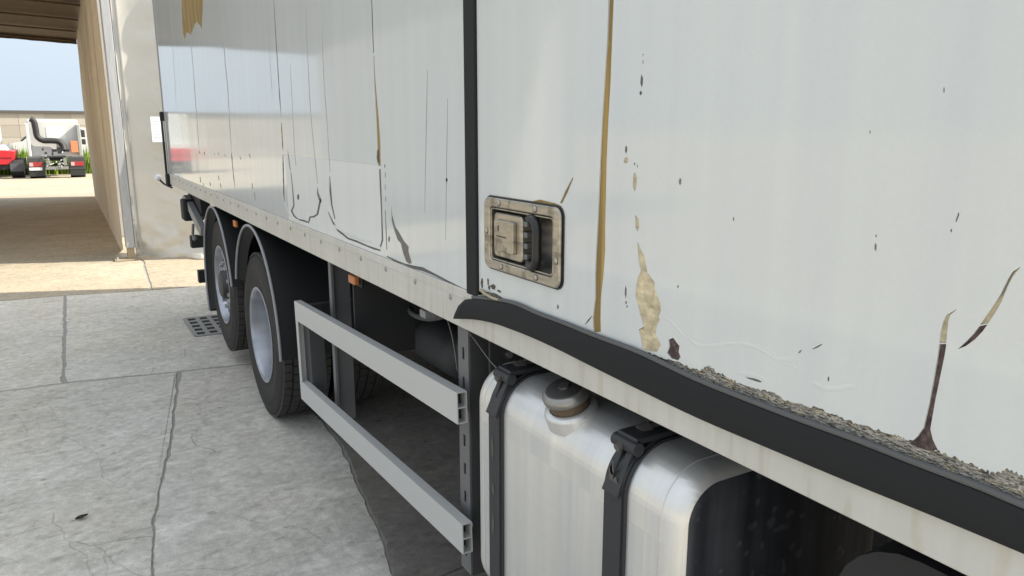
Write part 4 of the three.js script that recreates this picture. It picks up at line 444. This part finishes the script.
// ------------------------------------------------------------------ yard behind the shelter
const glass = mat([0.03, 0.04, 0.045], 0.1), white = mat([0.55, 0.56, 0.55], 0.4), black = mat([0.02, 0.02, 0.021], 0.6), red = mat([0.5, 0.02, 0.03], 0.35), grey = mat([0.2, 0.2, 0.2], 0.6);
{
  const gy = groundY(-46), X = -1.24, o = thing('tractor_unit', 'white tractor unit seen from behind with black intake pipe', 'truck', [X, gy, -46.5]);
  const b = (x0, x1, y0, y1, z0, z1, r) => bx(X + x0, X + x1, gy + y0, gy + y1, z0, z1, r);
  const cab = add('cab', b(-1.22, 1.2, 0.95, 2.95, -50.2, -48.3, 0.12), white, o);
  add('back_panel', b(-0.35, 0.55, 1.9, 2.55, -48.31, -48.285, 0.01), mat([0.66, 0.67, 0.66], 0.45), cab);
  add('deflector', b(1.08, 1.26, 1.0, 2.7, -48.35, -47.9, 0.04), mat([0.3, 0.31, 0.3], 0.5), cab); add('deflector', b(-1.27, -1.12, 1.0, 2.75, -48.35, -47.9, 0.04), mat([0.55, 0.56, 0.55], 0.5), cab);
  add('mirror', [b(1.3, 1.5, 2.0, 2.4, -49.6, -49.5, 0.03), b(1.3, 1.5, 1.6, 1.9, -49.6, -49.5, 0.03), b(1.15, 1.35, 2.42, 2.46, -49.6, -49.55)], black, cab);
  const t = (pts, r) => tube(pts.map(([x, y, z]) => [X + x, gy + y, z]), r, 40, 12);
  add('intake_pipe', t([[-1.0, 2.98, -48.0], [-0.86, 2.9, -48.0], [-0.8, 2.5, -48.0], [-0.76, 2.05, -48.0], [-0.55, 1.86, -48.0], [-0.1, 1.83, -48.0], [0.2, 1.78, -48.0], [0.36, 1.55, -48.0], [0.4, 1.3, -47.9]], 0.15), black, o);
  add('orange_cabinet', b(0.72, 1.06, 1.2, 1.82, -48.2, -47.9, 0.02), mat([0.62, 0.22, 0.1], 0.5), o);
  add('chassis', [b(-0.45, -0.3, 0.65, 0.95, -49, -44.6), b(0.3, 0.45, 0.65, 0.95, -49, -44.6), b(-0.5, 0.5, 0.45, 0.6, -44.7, -44.6)], grey, o);
  add('fifth_wheel', [b(-0.45, 0.45, 1.0, 1.08, -46.6, -45.6, 0.02), b(-0.3, 0.3, 0.85, 1.0, -46.4, -45.8)], black, o);
  const clut = []; for (let k = 0; k < 26; k++) { const x = rr(-0.6, 0.6), y = rr(0.4, 1.4), z = rr(-47.6, -44.7); clut.push(b(x, x + rr(0.05, 0.3), y, y + rr(0.04, 0.16), z, z + 0.1)); } add('driveline', clut, black, o);
  const cl2 = []; for (let k = 0; k < 14; k++) { const x = rr(-0.5, 0.5), y = rr(0.5, 1.3); cl2.push(cyl([X + x, gy + y, -44.55], [X + x + rr(-0.3, 0.3), gy + y + rr(-0.1, 0.1), -44.9], 0.025, 0.025, 6)); } add('air_line', cl2, mat([0.45, 0.45, 0.45], 0.5), o);
  for (const s of [-1, 1]) {
    const w = add('wheel', [cyl([X + s * 0.55, gy + 0.5, -45.4], [X + s * 1.22, gy + 0.5, -45.4], 0.5, 0.5, 28)], black, o);
    add('mudguard', [b(s > 0 ? 0.52 : -1.25, s > 0 ? 1.25 : -0.52, 0.98, 1.06, -46.1, -44.75, 0.03), b(s > 0 ? 0.52 : -1.25, s > 0 ? 1.25 : -0.52, 0.42, 1.02, -44.8, -44.74, 0.02)], mat([0.045, 0.047, 0.05], 0.5), o);
    const l = add('tail_lamp', b(s > 0 ? 0.62 : -1.18, s > 0 ? 1.18 : -0.62, 0.6, 0.82, -44.74, -44.7, 0.02), mat([0.32, 0.03, 0.03], 0.35), o); add('clear_lens', b(s > 0 ? 0.62 : -1.18, s > 0 ? 0.78 : -1.02, 0.62, 0.8, -44.7, -44.69), mat([0.5, 0.35, 0.35], 0.3), l);
    if (s < 0) add('plate', b(-1.2, -0.65, 0.42, 0.56, -44.735, -44.72), mat([0.7, 0.7, 0.7], 0.5), o);
    add('mud_flap', b(s > 0 ? 0.55 : -1.22, s > 0 ? 1.22 : -0.55, 0.12, 0.42, -44.78, -44.76), black, o);
    add('front_wheel', cyl([X + s * 0.9, gy + 0.5, -49.4], [X + s * 1.2, gy + 0.5, -49.4], 0.5, 0.5, 24), black, o);
  }
}
{
  const gy = groundY(-47), o = thing('red_truck', 'white truck with red lower body parked left of the tractor unit', 'truck', [-4.5, gy, -48]);
  const S = (pts, z0, z1, bv = 0.03) => { const g = new THREE.ExtrudeGeometry(new THREE.Shape(pts.map(([x, y]) => new THREE.Vector2(x, y + gy))), { depth: z1 - z0, bevelEnabled: true, bevelSize: bv, bevelThickness: bv, bevelSegments: 2 }); g.translate(0, 0, z0); return g; };
  add('red_body', S([[-5.5, 0.72], [-3.4, 0.72], [-3.16, 0.95], [-3.08, 1.32], [-3.3, 1.37], [-5.5, 1.37]], -50.5, -46.2), red, o);
  add('white_side', S([[-5.5, 1.41], [-3.36, 1.41], [-3.5, 1.62], [-5.5, 1.72]], -50.4, -46.3), white, o);
  const cab = add('cab', S([[-5.55, 1.75], [-3.75, 1.75], [-3.75, 3.3], [-5.55, 3.3]], -50.2, -48.4), white, o);
  for (let k = 0; k < 4; k++) add('panel_rib', bx(-4.0 - k * 0.4, -3.95 - k * 0.4, gy + 1.8, gy + 3.25, -48.37, -48.34), mat([0.42, 0.43, 0.42], 0.5), cab);
  add('bumper_line', bx(-5.5, -3.16, gy + 1.03, gy + 1.07, -46.17, -46.14), mat([0.28, 0.01, 0.02], 0.4), o);
  add('chassis', bx(-5.4, -3.3, gy + 0.45, gy + 0.68, -50.2, -46.3), black, o);
  for (const x of [-3.0, -5.2]) for (const z of [-46.6, -49.6]) { const w = add('wheel', cyl([x - 0.28, gy + 0.46, z], [x + 0.28, gy + 0.46, z], 0.46, 0.46, 28), black, o); add('wheel_guard', bx(x - 0.3, x + 0.3, gy + 0.35, gy + 0.75, z + 0.49, z + 0.51), mat([0.09, 0.09, 0.1], 0.5), w); }
}
{
  const gy = groundY(-58), o = thing('white_van', 'white van with sloping windscreen behind the tractor unit', 'van', [-1.5, gy, -58]);
  const S = (pts, z0, z1) => { const g = new THREE.ExtrudeGeometry(new THREE.Shape(pts.map(([x, y]) => new THREE.Vector2(x, y + gy))), { depth: z1 - z0, bevelEnabled: true, bevelSize: 0.03, bevelThickness: 0.03, bevelSegments: 2 }); g.translate(0, 0, z0); return g; };
  add('body', S([[-3.7, 0.5], [2.0, 0.5], [2.0, 2.75], [-2.1, 2.75], [-3.05, 1.9], [-3.7, 1.75]], -59.2, -57.3), white, o);
  add('windscreen', S([[-3.06, 1.96], [-2.15, 2.74], [-2.3, 2.76], [-3.15, 1.97]], -59.0, -57.5), glass, o);
  add('side_window', S([[-2.75, 1.95], [-2.1, 2.5], [-1.8, 2.5], [-1.8, 1.95]], -57.29, -57.26), mat([0.03, 0.05, 0.045], 0.2), o);
  for (const x of [-2.8, 1.0]) for (const z of [-57.4, -59.1]) add('wheel', cyl([x, gy + 0.34, z - 0.1], [x, gy + 0.34, z + 0.1], 0.34, 0.34, 20), black, o);
  add('bumper', S([[-3.8, 0.45], [-3.66, 0.45], [-3.66, 0.8], [-3.8, 0.8]], -59.1, -57.4), grey, o);
}
{
  const o = thing('storage_hall', 'long pale concrete panel hall with dark roof edge behind the yard', 'hall', [-5, groundY(-80), -80]);
  const gy = groundY(-80), roof = (x) => 3.04 - 0.056 * (x + 0), pm = [0, 1, 2, 3].map((k) => mat([0.34 + 0.025 * k, 0.31 + 0.023 * k, 0.265 + 0.02 * k], 0.9));
  const top = 3.25;
  for (let i = 0; i < 26; i++) for (let r = 0; r < 4; r++) { const x = -34 + i * 2.0, h = (top - gy) / 4; add('panel', bx(x + 0.012, x + 1.988, gy + r * h + 0.01, gy + (r + 1) * h - 0.01, -80.2, -80), pm[Math.floor(hash(i, r, 3) * 4)], o); }
  add('wall_core', bx(-34, 18, gy, top, -84, -80.06), mat([0.3, 0.28, 0.25], 0.9), o);
  add('roof_edge', bx(-34.2, 18.2, top, top + 0.22, -84.2, -79.8), mat([0.09, 0.085, 0.08], 0.8), o);
}
// rank weeds along the edge of the yard
{
  const g = new THREE.BufferGeometry(); g.setAttribute('position', new THREE.Float32BufferAttribute([-0.03, 0, 0, 0.03, 0, 0, 0.022, 0.5, 0.06, -0.022, 0.5, 0.06, 0.0, 1, 0.2], 3)); g.setIndex([0, 1, 2, 0, 2, 3, 3, 2, 4]); g.computeVertexNormals();
  const n = 5000, im = new THREE.InstancedMesh(g, mat([0.17, 0.26, 0.035], 0.8, { side: THREE.DoubleSide }), n), m = new THREE.Matrix4(), q = new THREE.Quaternion(), c = new THREE.Color();
  for (let i = 0; i < n; i++) { const x = rr(-4.8, 5), z = -51 - rnd() * 3.2, h = (0.8 + 1.2 * fbm(x * 1.2, z, 5, 3)) * rr(0.5, 1.1); q.setFromEuler(new THREE.Euler(rr(-0.25, 0.25), rnd() * 6.3, rr(-0.25, 0.25))); m.compose(new THREE.Vector3(x, groundY(z), z), q, new THREE.Vector3(1.4, h, 1.2)); im.setMatrixAt(i, m); const k = rr(0.6, 1.4); im.setColorAt(i, c.setRGB(k, k * rr(0.9, 1.1), k * rr(0.6, 1.2))); }
  im.name = 'tall_weeds'; im.castShadow = im.receiveShadow = true; im.userData = { label: 'bright green weeds growing behind the parked trucks', category: 'weeds', kind: 'stuff' }; scene.add(im);
}
renderer.render(scene, camera);
